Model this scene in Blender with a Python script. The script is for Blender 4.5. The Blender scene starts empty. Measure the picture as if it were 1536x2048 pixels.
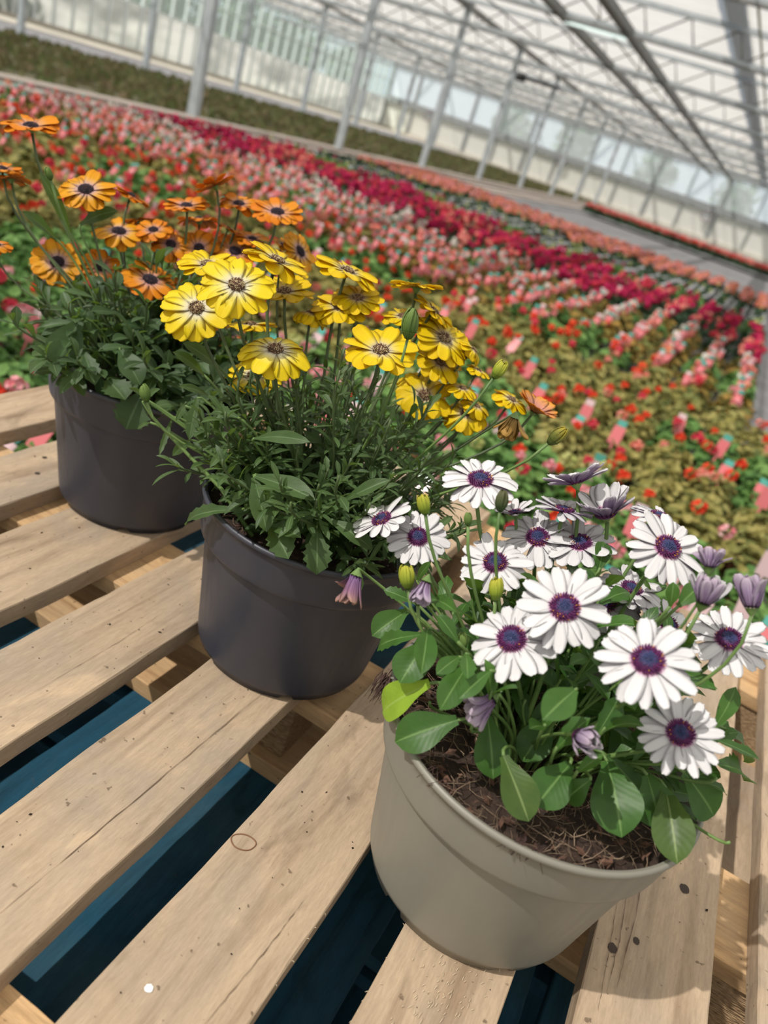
import bpy, math, random
import numpy as np
from mathutils import Vector, Matrix, noise
SC = bpy.context.scene
COL = SC.collection
GZ = -0.63                                   # greenhouse floor (z = 0 is the top of the wooden pallet)

# ---------------------------------------------------------------- camera
cam_d = bpy.data.cameras.new('camera'); cam = bpy.data.objects.new('camera', cam_d); COL.objects.link(cam)
fwd = Vector((-0.2798, 0.8512, -0.4441)); right = Vector((0.8520, 0.4333, 0.2937)); down = Vector((0.4425, -0.2962, -0.8464))
M = Matrix((right, -down, -fwd)).transposed().to_4x4(); M.translation = (0, 0, 0.55)
cam.matrix_world = M
cam_d.sensor_fit = 'VERTICAL'; cam_d.sensor_height = 36.0; cam_d.lens = 1540 / 2048 * 36
cam_d.clip_start = 0.01; cam_d.clip_end = 400
cam_d.dof.use_dof = True; cam_d.dof.focus_distance = 0.66; cam_d.dof.aperture_fstop = 5.2
SC.camera = cam
# ---------------------------------------------------------------- light
SUN_DIR = Vector((0.55, 0.52, -1.0))         # direction in which the sunlight travels
sun_d = bpy.data.lights.new('sun', 'SUN'); sun = bpy.data.objects.new('sun', sun_d); COL.objects.link(sun)
sun.rotation_euler = SUN_DIR.to_track_quat('-Z', 'Y').to_euler(); sun.location = (-3, -3, 8)
sun_d.energy = 11.5; sun_d.color = (1.0, 0.94, 0.85); sun_d.angle = 0.011
world = bpy.data.worlds.new('world'); SC.world = world; world.use_nodes = True
bg = world.node_tree.nodes['Background']; bg.inputs[0].default_value = (0.80, 0.90, 1.0, 1); bg.inputs[1].default_value = 0.85
SC.view_settings.view_transform = 'Standard'; SC.view_settings.look = 'None'
SC.view_settings.exposure = 0.12; SC.view_settings.gamma = 1.0; SC.view_settings.use_curve_mapping = False

# ---------------------------------------------------------------- materials
def new_mat(name):
    m = bpy.data.materials.new(name); m.use_nodes = True
    nt = m.node_tree; b = nt.nodes['Principled BSDF']
    return m, nt, b
def N(nt, typ, **kw):
    n = nt.nodes.new(typ)
    for k, v in kw.items():
        if k.startswith('i_'):
            key = k[2:]; n.inputs[int(key) if key.isdigit() else key.replace('_', ' ')].default_value = v
        else: setattr(n, k, v)
    return n
def ramp(nt, src, stops):
    r = N(nt, 'ShaderNodeValToRGB'); e = r.color_ramp.elements
    while len(e) < len(stops): e.new(0.5)
    for el, (p, c) in zip(e, stops):
        el.position = p; el.color = (*c, 1) if len(c) == 3 else c
    nt.links.new(src, r.inputs[0]); return r.outputs[0]
def mixc(nt, fac, a, b, mode='MIX'):
    m = N(nt, 'ShaderNodeMix', data_type='RGBA', blend_type=mode)
    for s, v in ((m.inputs[0], fac), (m.inputs[6], a), (m.inputs[7], b)):
        if hasattr(v, 'links'): nt.links.new(v, s)
        elif isinstance(v, (int, float)): s.default_value = v
        else: s.default_value = (*v, 1)
    return m.outputs[2]
def coords(nt, scale=(1, 1, 1), rnd=True):
    tc = N(nt, 'ShaderNodeTexCoord'); mp = N(nt, 'ShaderNodeMapping'); mp.inputs['Scale'].default_value = scale
    nt.links.new(tc.outputs['Object'], mp.inputs[0])
    if rnd:
        oi = N(nt, 'ShaderNodeObjectInfo'); mul = N(nt, 'ShaderNodeMath', operation='MULTIPLY', i_1=37.0)
        nt.links.new(oi.outputs['Random'], mul.inputs[0]); nt.links.new(mul.outputs[0], mp.inputs['Location'])
    return mp.outputs[0]
def noise_t(nt, vec, scale, detail=4, rough=0.55, dist=0.0):
    n = N(nt, 'ShaderNodeTexNoise'); n.inputs['Scale'].default_value = scale; n.inputs['Detail'].default_value = detail
    n.inputs['Roughness'].default_value = rough; n.inputs['Distortion'].default_value = dist
    nt.links.new(vec, n.inputs['Vector']); return n.outputs[0]
def bump(nt, b, h, strength, dist):
    bp = N(nt, 'ShaderNodeBump'); bp.inputs['Strength'].default_value = strength; bp.inputs['Distance'].default_value = dist
    nt.links.new(h, bp.inputs['Height']); nt.links.new(bp.outputs[0], b.inputs['Normal'])
def simple(name, col, rough=0.6, metal=0.0, spec=0.5):
    m, nt, b = new_mat(name); b.inputs['Base Color'].default_value = (*col, 1); b.inputs['Roughness'].default_value = rough
    b.inputs['Metallic'].default_value = metal; b.inputs['Specular IOR Level'].default_value = spec; return m
def noisy(name, c1, c2, scale=6, rough=0.85, stretch=(1, 1, 1), bstr=0.3, bdist=0.002, rnd=True, detail=5):
    m, nt, b = new_mat(name); v = coords(nt, stretch, rnd); n = noise_t(nt, v, scale, detail)
    nt.links.new(ramp(nt, n, [(0.3, c1), (0.7, c2)]), b.inputs['Base Color']); b.inputs['Roughness'].default_value = rough
    if bstr: bump(nt, b, n, bstr, bdist)
    return m
def wood(name, light, dark, grey, axis='Y', speck=1.0):
    m, nt, b = new_mat(name)
    st = (26, 1.6, 26) if axis == 'Y' else (1.6, 26, 26)
    g = noise_t(nt, coords(nt, st), 1.6, 8, 0.62, 0.9)
    big = noise_t(nt, coords(nt, (5, 3.2, 5) if axis == 'Y' else (3.2, 5, 5)), 1.4, 4, 0.55, 1.2)
    fine = noise_t(nt, coords(nt, (160, 24, 160) if axis == 'Y' else (24, 160, 160)), 3.0, 6, 0.75)
    col = ramp(nt, g, [(0.30, dark), (0.47, light), (0.60, tuple(min(1, c * 1.14) for c in light)), (0.75, tuple(c * 0.82 for c in light))])
    gm = ramp(nt, big, [(0.45, (0, 0, 0)), (0.66, (1, 1, 1))])
    gmx = N(nt, 'ShaderNodeMath', operation='MULTIPLY', i_1=0.7); nt.links.new(gm, gmx.inputs[0])
    col = mixc(nt, gmx.outputs[0], col, grey)
    st2 = noise_t(nt, coords(nt, (9, 3.0, 9) if axis == 'Y' else (3.0, 9, 9)), 1.1, 5, 0.6, 2.2)
    col = mixc(nt, 1.0, col, ramp(nt, st2, [(0.28, (0.62, 0.60, 0.58)), (0.42, (0.97, 0.96, 0.95)), (0.58, (1.0, 1.0, 1.0)), (0.72, (1.28, 1.24, 1.18))]), 'MULTIPLY')
    fm = ramp(nt, fine, [(0.3, (0.84, 0.83, 0.82)), (0.62, (1.05, 1.05, 1.05))])
    col = mixc(nt, 1.0, col, fm, 'MULTIPLY')
    sp = noise_t(nt, coords(nt), 130, 2, 0.5); smk = ramp(nt, sp, [(0.70, (0, 0, 0)), (0.745, (1, 1, 1))])
    sm = N(nt, 'ShaderNodeMath', operation='MULTIPLY', i_1=0.7 * speck); nt.links.new(smk, sm.inputs[0])
    col = mixc(nt, sm.outputs[0], col, (0.10, 0.065, 0.04))
    nt.links.new(col, b.inputs['Base Color']); b.inputs['Roughness'].default_value = 0.86; b.inputs['Specular IOR Level'].default_value = 0.25
    ad = N(nt, 'ShaderNodeMath', operation='ADD'); nt.links.new(g, ad.inputs[0]); nt.links.new(fine, ad.inputs[1])
    bump(nt, b, ad.outputs[0], 0.42, 0.0012); return m
M_WOOD = wood('weathered_pine', (0.43, 0.325, 0.225), (0.29, 0.205, 0.135), (0.33, 0.275, 0.22))
M_WOODX = wood('orange_pine', (0.58, 0.38, 0.20), (0.36, 0.20, 0.09), (0.50, 0.36, 0.22), axis='X')
M_BLUE = wood('blue_painted_wood', (0.014, 0.072, 0.122), (0.008, 0.042, 0.072), (0.036, 0.09, 0.125), speck=0.3)
def chip_mat():
    m, nt, b = new_mat('pressed_wood_chips'); v = coords(nt, (60, 110, 200))
    vo = N(nt, 'ShaderNodeTexVoronoi'); vo.inputs['Scale'].default_value = 2.6; nt.links.new(v, vo.inputs[0])
    n = noise_t(nt, v, 2.0, 5)
    c = ramp(nt, n, [(0.3, (0.20, 0.11, 0.05)), (0.55, (0.48, 0.32, 0.17)), (0.8, (0.62, 0.46, 0.28))])
    c = mixc(nt, 0.5, c, ramp(nt, vo.outputs['Distance'], [(0.0, (0.6, 0.42, 0.25)), (0.9, (0.16, 0.09, 0.05))]))
    nt.links.new(c, b.inputs['Base Color']); b.inputs['Roughness'].default_value = 0.9; bump(nt, b, vo.outputs['Distance'], 0.8, 0.003); return m
M_CHIP = chip_mat()
def plastic(name, c, rough, dust):
    m, nt, b = new_mat(name); v = coords(nt); n = noise_t(nt, v, 14, 6, 0.6)
    s = noise_t(nt, coords(nt, (30, 30, 3)), 4, 4)
    f = N(nt, 'ShaderNodeMath', operation='MULTIPLY', i_1=0.5); nt.links.new(ramp(nt, n, [(0.45, (0, 0, 0)), (0.75, (1, 1, 1))]), f.inputs[0])
    nt.links.new(mixc(nt, f.outputs[0], c, dust), b.inputs['Base Color'])
    nt.links.new(ramp(nt, s, [(0.3, (rough,) * 3), (0.7, (rough + 0.14,) * 3)]), b.inputs['Roughness'])
    bump(nt, b, n, 0.05, 0.001); return m
M_TAUPE = plastic('taupe_plastic', (0.225, 0.213, 0.178), 0.40, (0.25, 0.235, 0.20))
M_GREY = plastic('anthracite_plastic', (0.040, 0.042, 0.058), 0.36, (0.060, 0.060, 0.070))
def soil_mat():
    m, nt, b = new_mat('peat_soil'); v = coords(nt); n = noise_t(nt, v, 120, 8, 0.7); n2 = noise_t(nt, v, 26, 3)
    c = ramp(nt, n, [(0.3, (0.010, 0.006, 0.005)), (0.52, (0.045, 0.027, 0.019)), (0.72, (0.16, 0.105, 0.07))])
    nt.links.new(mixc(nt, n2, c, (0.05, 0.028, 0.02)), b.inputs['Base Color']); b.inputs['Roughness'].default_value = 0.95; bump(nt, b, n, 1.0, 0.004); return m
M_SOIL = soil_mat()
M_FIBRE = noisy('dry_root_fibre', (0.10, 0.055, 0.035), (0.38, 0.28, 0.19), 60, 0.9, bstr=0)
M_BARK = noisy('bark_chip', (0.05, 0.025, 0.018), (0.16, 0.08, 0.05), 90, 0.9, bstr=0.5)
def leaf_mat(name, dark, light, back, transl=0.30, rough=0.42, vein=0.5):
    m, nt, b = new_mat(name)
    g = N(nt, 'ShaderNodeNewGeometry'); uv = N(nt, 'ShaderNodeUVMap'); sx = N(nt, 'ShaderNodeSeparateXYZ'); nt.links.new(uv.outputs[0], sx.inputs[0])
    c = ramp(nt, g.outputs['Random Per Island'], [(0.0, dark), (0.75, light), (1.0, tuple(v * 1.15 for v in light))])
    n = noise_t(nt, coords(nt, rnd=False), 60, 4); c = mixc(nt, 0.35, c, ramp(nt, n, [(0.3, tuple(v * 0.55 for v in dark)), (0.7, light)]))
    d = N(nt, 'ShaderNodeMath', operation='SUBTRACT', i_1=0.5); nt.links.new(sx.outputs[0], d.inputs[0]); a = N(nt, 'ShaderNodeMath', operation='ABSOLUTE'); nt.links.new(d.outputs[0], a.inputs[0])
    mid = ramp(nt, a.outputs[0], [(0.0, (1, 1, 1)), (0.045, (0, 0, 0))])
    mm = N(nt, 'ShaderNodeMath', operation='MULTIPLY', i_1=vein); nt.links.new(mid, mm.inputs[0])
    c = mixc(nt, mm.outputs[0], c, back)
    nt.links.new(c, b.inputs['Base Color']); b.inputs['Roughness'].default_value = rough; b.inputs['Specular IOR Level'].default_value = 0.35
    # side veins as relief
    cmb = N(nt, 'ShaderNodeMath', operation='MULTIPLY', i_1=9.0); nt.links.new(sx.outputs[1], cmb.inputs[0])
    sb = N(nt, 'ShaderNodeMath', operation='SUBTRACT'); nt.links.new(cmb.outputs[0], sb.inputs[0]); a2 = N(nt, 'ShaderNodeMath', operation='MULTIPLY', i_1=5.0); nt.links.new(a.outputs[0], a2.inputs[0]); nt.links.new(a2.outputs[0], sb.inputs[1])
    fr = N(nt, 'ShaderNodeMath', operation='PINGPONG', i_1=0.5); nt.links.new(sb.outputs[0], fr.inputs[0])
    ad = N(nt, 'ShaderNodeMath', operation='ADD'); nt.links.new(fr.outputs[0], ad.inputs[0]); nt.links.new(n, ad.inputs[1])
    bump(nt, b, ad.outputs[0], 0.16, 0.0007)
    tr = N(nt, 'ShaderNodeBsdfTranslucent'); nt.links.new(mixc(nt, 0.5, c, (0.35, 0.55, 0.05)), tr.inputs[0])
    mx = N(nt, 'ShaderNodeMixShader', i_0=transl); nt.links.new(b.outputs[0], mx.inputs[1]); nt.links.new(tr.outputs[0], mx.inputs[2])
    nt.links.new(mx.outputs[0], nt.nodes['Material Output'].inputs[0]); return m
M_LEAF_W = leaf_mat('bright_green_leaf', (0.022, 0.075, 0.014), (0.065, 0.165, 0.030), (0.30, 0.48, 0.16), 0.25)
M_LEAF_Y = leaf_mat('grey_green_leaf', (0.026, 0.062, 0.020), (0.075, 0.135, 0.042), (0.26, 0.38, 0.18), 0.25, 0.5)
M_LEAF_O = leaf_mat('deep_green_leaf', (0.022, 0.052, 0.020), (0.060, 0.115, 0.040), (0.22, 0.33, 0.16), 0.25, 0.5)
M_LEAF_AGED = leaf_mat('soil_stained_leaf', (0.025, 0.06, 0.015), (0.085, 0.15, 0.03), (0.40, 0.50, 0.20), 0.25)
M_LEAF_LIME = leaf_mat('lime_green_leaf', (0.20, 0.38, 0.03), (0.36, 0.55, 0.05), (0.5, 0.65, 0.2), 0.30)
M_STEM = noisy('green_stem', (0.085, 0.16, 0.04), (0.17, 0.27, 0.075), 30, 0.5, bstr=0)
M_STEMD = noisy('dark_green_stem', (0.05, 0.075, 0.03), (0.10, 0.15, 0.05), 30, 0.5, bstr=0)
def petal_mat(name, stops, veincol, veinamt, transl=0.28, rough=0.5, tint=None):
    """colour runs along the petal (uv.y); fine veins run lengthwise"""
    m, nt, b = new_mat(name)
    uv = N(nt, 'ShaderNodeUVMap'); sx = N(nt, 'ShaderNodeSeparateXYZ'); nt.links.new(uv.outputs[0], sx.inputs[0])
    mp = N(nt, 'ShaderNodeMapping'); mp.inputs['Scale'].default_value = (17, 0.8, 1); nt.links.new(uv.outputs[0], mp.inputs[0])
    g = N(nt, 'ShaderNodeNewGeometry'); cmbv = N(nt, 'ShaderNodeVectorMath', operation='ADD'); cx = N(nt, 'ShaderNodeCombineXYZ'); r9 = N(nt, 'ShaderNodeMath', operation='MULTIPLY', i_1=50.0)
    nt.links.new(g.outputs['Random Per Island'], r9.inputs[0]); nt.links.new(r9.outputs[0], cx.inputs[2]); nt.links.new(mp.outputs[0], cmbv.inputs[0]); nt.links.new(cx.outputs[0], cmbv.inputs[1])
    n = noise_t(nt, cmbv.outputs[0], 1.0, 3, 0.6)
    wob = N(nt, 'ShaderNodeMath', operation='MULTIPLY_ADD', i_1=0.16, i_2=-0.08); nt.links.new(n, wob.inputs[0])
    ad = N(nt, 'ShaderNodeMath', operation='ADD'); nt.links.new(sx.outputs[1], ad.inputs[0]); nt.links.new(wob.outputs[0], ad.inputs[1])
    c = ramp(nt, ad.outputs[0], stops)
    vn = ramp(nt, n, [(0.34, (1, 1, 1)), (0.48, (0, 0, 0))]); vm = N(nt, 'ShaderNodeMath', operation='MULTIPLY', i_1=veinamt); nt.links.new(vn, vm.inputs[0])
    c = mixc(nt, vm.outputs[0], c, veincol)
    if tint:
        c = mixc(nt, ramp(nt, g.outputs['Random Per Island'], [(0.2, (0, 0, 0)), (0.95, (0.45,) * 3)]), c, tint)
    nt.links.new(c, b.inputs['Base Color']); b.inputs['Roughness'].default_value = rough; b.inputs['Specular IOR Level'].default_value = 0.3
    bump(nt, b, n, 0.35, 0.0012)
    tr = N(nt, 'ShaderNodeBsdfTranslucent'); nt.links.new(c, tr.inputs[0])
    mx = N(nt, 'ShaderNodeMixShader', i_0=transl); nt.links.new(b.outputs[0], mx.inputs[1]); nt.links.new(tr.outputs[0], mx.inputs[2])
    nt.links.new(mx.outputs[0], nt.nodes['Material Output'].inputs[0]); return m
WH = (0.80, 0.79, 0.80)
P_WHITE = petal_mat('white_petal', [(0.0, (0.12, 0.01, 0.08)), (0.15, (0.36, 0.03, 0.20)), (0.215, (0.68, 0.42, 0.58)), (0.26, WH), (1.0, (0.83, 0.82, 0.83))], (0.62, 0.60, 0.64), 0.35, 0.2)
P_WHITE_B = petal_mat('mauve_petal_back', [(0.0, (0.08, 0.03, 0.10)), (0.35, (0.19, 0.12, 0.23)), (0.8, (0.30, 0.22, 0.34)), (1.0, (0.62, 0.58, 0.64))], (0.12, 0.06, 0.15), 0.5, 0.2)
P_MAUVE = petal_mat('faded_mauve_petal', [(0.0, (0.14, 0.06, 0.16)), (0.5, (0.30, 0.20, 0.36)), (1.0, (0.52, 0.42, 0.52))], (0.80, 0.76, 0.80), 0.55, 0.2)
P_DRY = petal_mat('dried_petal', [(0.0, (0.22, 0.12, 0.30)), (0.55, (0.30, 0.15, 0.24)), (1.0, (0.48, 0.28, 0.20))], (0.12, 0.05, 0.10), 0.5, 0.2)
P_YEL = petal_mat('yellow_petal', [(0.0, (0.45, 0.38, 0.40)), (0.13, (0.72, 0.62, 0.42)), (0.26, (0.90, 0.74, 0.16)), (0.45, (0.90, 0.70, 0.008)), (1.0, (0.88, 0.63, 0.004))], (0.74, 0.46, 0.0), 0.3, 0.36)
P_YELPALE = petal_mat('lemon_petal', [(0.0, (0.55, 0.50, 0.50)), (0.16, (0.90, 0.85, 0.62)), (0.36, (0.92, 0.82, 0.18)), (0.6, (0.92, 0.74, 0.015)), (1.0, (0.90, 0.70, 0.01))], (0.80, 0.60, 0.02), 0.25, 0.36)
P_YEL_B = petal_mat('ochre_petal_back', [(0.0, (0.45, 0.30, 0.02)), (0.5, (0.75, 0.48, 0.01)), (1.0, (0.82, 0.56, 0.01))], (0.42, 0.22, 0.02), 0.5, 0.36)
P_ORG = petal_mat('orange_petal', [(0.0, (0.30, 0.12, 0.20)), (0.16, (0.62, 0.36, 0.42)), (0.34, (0.82, 0.40, 0.20)), (0.55, (0.86, 0.29, 0.012)), (1.0, (0.84, 0.26, 0.006))], (0.66, 0.14, 0.01), 0.35, 0.38, tint=(0.88, 0.42, 0.01))
P_GOLD = petal_mat('golden_petal', [(0.0, (0.36, 0.18, 0.26)), (0.18, (0.70, 0.46, 0.44)), (0.36, (0.88, 0.52, 0.16)), (0.55, (0.88, 0.44, 0.01)), (1.0, (0.86, 0.38, 0.008))], (0.60, 0.18, 0.03), 0.4, 0.38)
P_ORG_B = petal_mat('copper_petal_back', [(0.0, (0.30, 0.10, 0.03)), (0.5, (0.55, 0.20, 0.02)), (1.0, (0.72, 0.26, 0.01))], (0.25, 0.07, 0.02), 0.5, 0.36)
P_TWO = petal_mat('apricot_petal', [(0.0, (0.45, 0.20, 0.24)), (0.4, (0.75, 0.36, 0.26)), (0.85, (0.86, 0.42, 0.10)), (1.0, (0.88, 0.40, 0.02))], (0.6, 0.18, 0.12), 0.5, 0.36)
P_OLD = petal_mat('withered_gold_petal', [(0.0, (0.30, 0.18, 0.05)), (1.0, (0.50, 0.28, 0.06))], (0.15, 0.07, 0.02), 0.6, 0.2)
D_NAVY = noisy('navy_floret', (0.016, 0.020, 0.075), (0.04, 0.055, 0.17), 300, 0.6, bstr=0)
D_PLUM = noisy('plum_floret', (0.05, 0.008, 0.06), (0.19, 0.03, 0.15), 300, 0.6, bstr=0)
D_BROWN = noisy('brown_floret', (0.07, 0.035, 0.02), (0.18, 0.09, 0.05), 300, 0.7, bstr=0)
D_DARK = noisy('black_purple_floret', (0.010, 0.006, 0.014), (0.045, 0.022, 0.04), 300, 0.6, bstr=0)
D_CREAM = simple('cream_pollen', (0.62, 0.50, 0.28), 0.8)
D_GOLD = simple('orange_pollen', (0.55, 0.22, 0.04), 0.8)
M_BUD = petal_mat('yellow_green_bud', [(0.0, (0.10, 0.20, 0.03)), (0.5, (0.34, 0.42, 0.04)), (1.0, (0.62, 0.58, 0.06))], (0.08, 0.12, 0.02), 0.7, 0.15)
M_BUDG = petal_mat('green_bud', [(0.0, (0.07, 0.15, 0.03)), (1.0, (0.20, 0.30, 0.07))], (0.04, 0.08, 0.02), 0.6, 0.15)
M_BUDO = petal_mat('olive_gold_bud', [(0.0, (0.06, 0.10, 0.02)), (0.5, (0.16, 0.17, 0.03)), (1.0, (0.48, 0.38, 0.03))], (0.05, 0.06, 0.01), 0.7, 0.15)
M_BUDD = petal_mat('dark_bud', [(0.0, (0.03, 0.07, 0.02)), (1.0, (0.12, 0.12, 0.05))], (0.02, 0.03, 0.015), 0.6, 0.1)
M_STEEL = noisy('galvanised_steel', (0.36, 0.40, 0.43), (0.50, 0.54, 0.57), 5, 0.45, bstr=0.05)
M_STEEL.node_tree.nodes['Principled BSDF'].inputs['Metallic'].default_value = 0.35
M_BEAM = noisy('grey_gutter_steel', (0.17, 0.17, 0.165), (0.24, 0.24, 0.23), 5, 0.6, bstr=0.05)
M_BEAM2 = noisy('mid_grey_steel', (0.25, 0.265, 0.27), (0.33, 0.345, 0.35), 5, 0.6, bstr=0.05)
M_ALU = simple('white_aluminium', (0.66, 0.71, 0.73), 0.45)
M_BLACK = simple('black_rubber', (0.02, 0.02, 0.022), 0.6)

# ---------------------------------------------------------------- object helpers
class MB:
    def __init__(s): s.v = []; s.f = []; s.m = []; s.uv = []; s.has_uv = False
    def face(s, idx, mat=0, uv=None):
        s.f.append(tuple(idx)); s.m.append(mat)
        if uv is None: uv = [(0.25, 0.5)] * len(idx)
        else: s.has_uv = True
        s.uv.extend(uv)
    def box(s, x0, x1, y0, y1, z0, z1, mat=0, nx=1, ny=1):
        b = len(s.v)
        for (x, y, z) in ((x0, y0, z0), (x1, y0, z0), (x1, y1, z0), (x0, y1, z0), (x0, y0, z1), (x1, y0, z1), (x1, y1, z1), (x0, y1, z1)): s.v.append((x, y, z))
        for q in ((0, 3, 2, 1), (4, 5, 6, 7), (0, 1, 5, 4), (1, 2, 6, 5), (2, 3, 7, 6), (3, 0, 4, 7)): s.face([b + i for i in q], mat)
    def tube(s, pts, r, n=6, mat=0, cap=True):
        pts = [Vector(p) for p in pts]; k = len(pts); rs = r if isinstance(r, (list, tuple)) else [r] * k
        b = len(s.v); up = Vector((0, 0, 1))
        t0 = (pts[1] - pts[0]).normalized(); a = t0.orthogonal().normalized()
        for i in range(k):
            t = (pts[min(i + 1, k - 1)] - pts[max(i - 1, 0)]).normalized()
            a = (a - t * a.dot(t)); a = a.normalized() if a.length > 1e-6 else t.orthogonal().normalized(); c = t.cross(a)
            for j in range(n):
                q = 2 * math.pi * j / n; s.v.append(tuple(pts[i] + (a * math.cos(q) + c * math.sin(q)) * rs[i]))
        for i in range(k - 1):
            for j in range(n):
                j2 = (j + 1) % n; s.face((b + i * n + j, b + i * n + j2, b + (i + 1) * n + j2, b + (i + 1) * n + j), mat)
        if cap: s.face([b + j for j in range(n - 1, -1, -1)], mat); s.face([b + (k - 1) * n + j for j in range(n)], mat)
    def lathe(s, prof, n=48, mat=0, mtx=None, cap0=False, cap1=False, rfun=None):
        b = len(s.v)
        for i, (r, z) in enumerate(prof):
            for j in range(n):
                q = 2 * math.pi * j / n; rr = r if rfun is None else rfun(i, q, r); zz = z
                if isinstance(rr, tuple): rr, zz = rr
                p = Vector((rr * math.cos(q), rr * math.sin(q), zz)); s.v.append(tuple(mtx @ p) if mtx else tuple(p))
        for i in range(len(prof) - 1):
            for j in range(n):
                j2 = (j + 1) % n; s.face((b + i * n + j, b + i * n + j2, b + (i + 1) * n + j2, b + (i + 1) * n + j), mat)
        if cap0: s.face([b + j for j in range(n - 1, -1, -1)], mat)
        if cap1: s.face([b + (len(prof) - 1) * n + j for j in range(n)], mat)
    def build(s, name, mats, parent=None, loc=(0, 0, 0), smooth=True):
        me = bpy.data.meshes.new(name); me.from_pydata(s.v, [], s.f)
        if not isinstance(mats, (list, tuple)): mats = [mats]
        for m in mats: me.materials.append(m)
        me.polygons.foreach_set('material_index', s.m)
        if s.has_uv:
            l = me.uv_layers.new(name='UVMap'); l.data.foreach_set('uv', np.array(s.uv, dtype=np.float32).ravel())
        if smooth: me.polygons.foreach_set('use_smooth', [True] * len(s.f))
        me.update()
        o = bpy.data.objects.new(name, me); COL.objects.link(o); o.location = loc
        if parent is not None: o.parent = parent
        return o
def bevel(o, w, seg=2):
    md = o.modifiers.new('bevel', 'BEVEL'); md.width = w; md.segments = seg; md.limit_method = 'ANGLE'; return o
def flat(o):
    o.data.polygons.foreach_set('use_smooth', [False] * len(o.data.polygons)); return o
def empty(name, loc=(0, 0, 0)):
    o = bpy.data.objects.new(name, None); COL.objects.link(o); o.location = loc; o.empty_display_size = 0.05; return o
def tag(o, label=None, cat=None, group=None, kind=None):
    if label: o['label'] = label
    if cat: o['category'] = cat
    if group: o['group'] = group
    if kind: o['kind'] = kind
    return o
def copy_tree(o, loc=None, parent=None):
    c = o.copy(); COL.objects.link(c); c.parent = parent
    if loc is not None: c.location = loc
    for ch in o.children: copy_tree(ch, None, c)
    return c
CAMP = Vector((0, 0, 0.55))
def project(p):
    d = Vector(p) - CAMP; z = d.dot(fwd)
    if z <= 0.05: return None
    return 768 + 1540 * d.dot(right) / z, 1024 + 1540 * d.dot(down) / z
def seen(p, m=60):
    q = project(p); return q is not None and -m < q[0] < 1536 + m and -m < q[1] < 2048 + m

# ---------------------------------------------------------------- greenhouse shell
def structure(o): return tag(o, kind='structure')
mb = MB(); mb.box(-27, 14, -8, 53, GZ - 0.1, GZ)
M_FLOOR = noisy('grey_ground_fabric', (0.15, 0.15, 0.16), (0.22, 0.22, 0.225), 3, 0.9, bstr=0.1)
floor = structure(mb.build('floor', M_FLOOR, smooth=False))
def strip(name, x0, x1, y0, y1, h, mat, label, cat):
    b = MB(); b.box(x0, x1, y0, y1, GZ, GZ + h); o = b.build(name, mat, smooth=False); return tag(o, label, cat)
M_KERB = noisy('pale_concrete', (0.50, 0.46, 0.40), (0.62, 0.57, 0.49), 4, 0.9)
M_GRAVEL = noisy('brown_litter', (0.14, 0.11, 0.07), (0.28, 0.22, 0.13), 6, 0.95)
M_PATH = noisy('asphalt_path', (0.20, 0.20, 0.22), (0.27, 0.27, 0.285), 5, 0.9, bstr=0.1)
M_LEDGE = noisy('weathered_grey_boards', (0.24, 0.20, 0.175), (0.44, 0.38, 0.34), 3, 0.85, stretch=(20, 0.6, 20))
M_CROPG = noisy('low_brown_green_turf', (0.055, 0.055, 0.03), (0.13, 0.115, 0.06), 9, 0.95)
structure(strip('trim_1', -25.3, -22.8, -6, 52.9, 0.06, M_KERB, None, None))
strip('gravel_verge', -26.8, -25.35, -6, 52.9, 0.03, M_GRAVEL, 'narrow brown verge of plant litter along the foot of the glass side wall', 'verge')
strip('asphalt_path', -22.75, -18.35, -6, 52.9, 0.02, M_PATH, 'dark grey asphalt path running beside the pale concrete kerb', 'path')
strip('turf_bed', -18.3, -9.7, 3, 52, 0.05, M_CROPG, 'brown-green low crop bed between the board edging and the asphalt path', 'planting bed')
t = tag(empty('board_edging', (-9.4, 0, GZ)), 'weathered grey timber board edging between the flower field and the brown-green bed', 'edging')
for (x0, x1, z0, z1) in ((-8.78, -8.48, 0.0, 0.10), (-9.12, -8.82, 0.0, 0.15), (-9.55, -9.18, 0.0, 0.11), (-8.42, -8.02, 0.0, 0.06), (-7.98, -7.62, 0.0, 0.04)):
    for k in range(8):
        b = MB(); b.box(x0 + 9.4, x1 + 9.4, 3 + k * 5.6, 3 + k * 5.6 + 5.55, z0, z1); b.build('board', M_LEDGE, t, smooth=False)

def glass_mat(name, transp, col, diffuse=(0.8, 0.85, 0.86), refl=0.22):
    m = bpy.data.materials.new(name); m.use_nodes = True; nt = m.node_tree; nt.nodes.clear()
    out = N(nt, 'ShaderNodeOutputMaterial'); tp = N(nt, 'ShaderNodeBsdfTransparent'); tp.inputs[0].default_value = (*col, 1)
    tl = N(nt, 'ShaderNodeBsdfTranslucent'); tl.inputs[0].default_value = (*diffuse, 1)
    df = N(nt, 'ShaderNodeBsdfDiffuse'); df.inputs[0].default_value = (*diffuse, 1)
    mx = N(nt, 'ShaderNodeMixShader', i_0=refl); nt.links.new(tl.outputs[0], mx.inputs[1]); nt.links.new(df.outputs[0], mx.inputs[2])
    m2 = N(nt, 'ShaderNodeMixShader', i_0=1 - transp); nt.links.new(tp.outputs[0], m2.inputs[1]); nt.links.new(mx.outputs[0], m2.inputs[2])
    nt.links.new(m2.outputs[0], out.inputs[0]); return m, nt, tl, df, m2
M_SCREEN, nt, tl, df, m2 = glass_mat('white_shade_screen', 0.42, (0.97, 0.98, 1.0))
v = coords(nt, (0.25, 3.0, 1), False); n1 = noise_t(nt, v, 2.2, 6, 0.7); v2 = coords(nt, (0.6, 9.0, 1), False); n2 = noise_t(nt, v2, 3.0, 4, 0.7)
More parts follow.
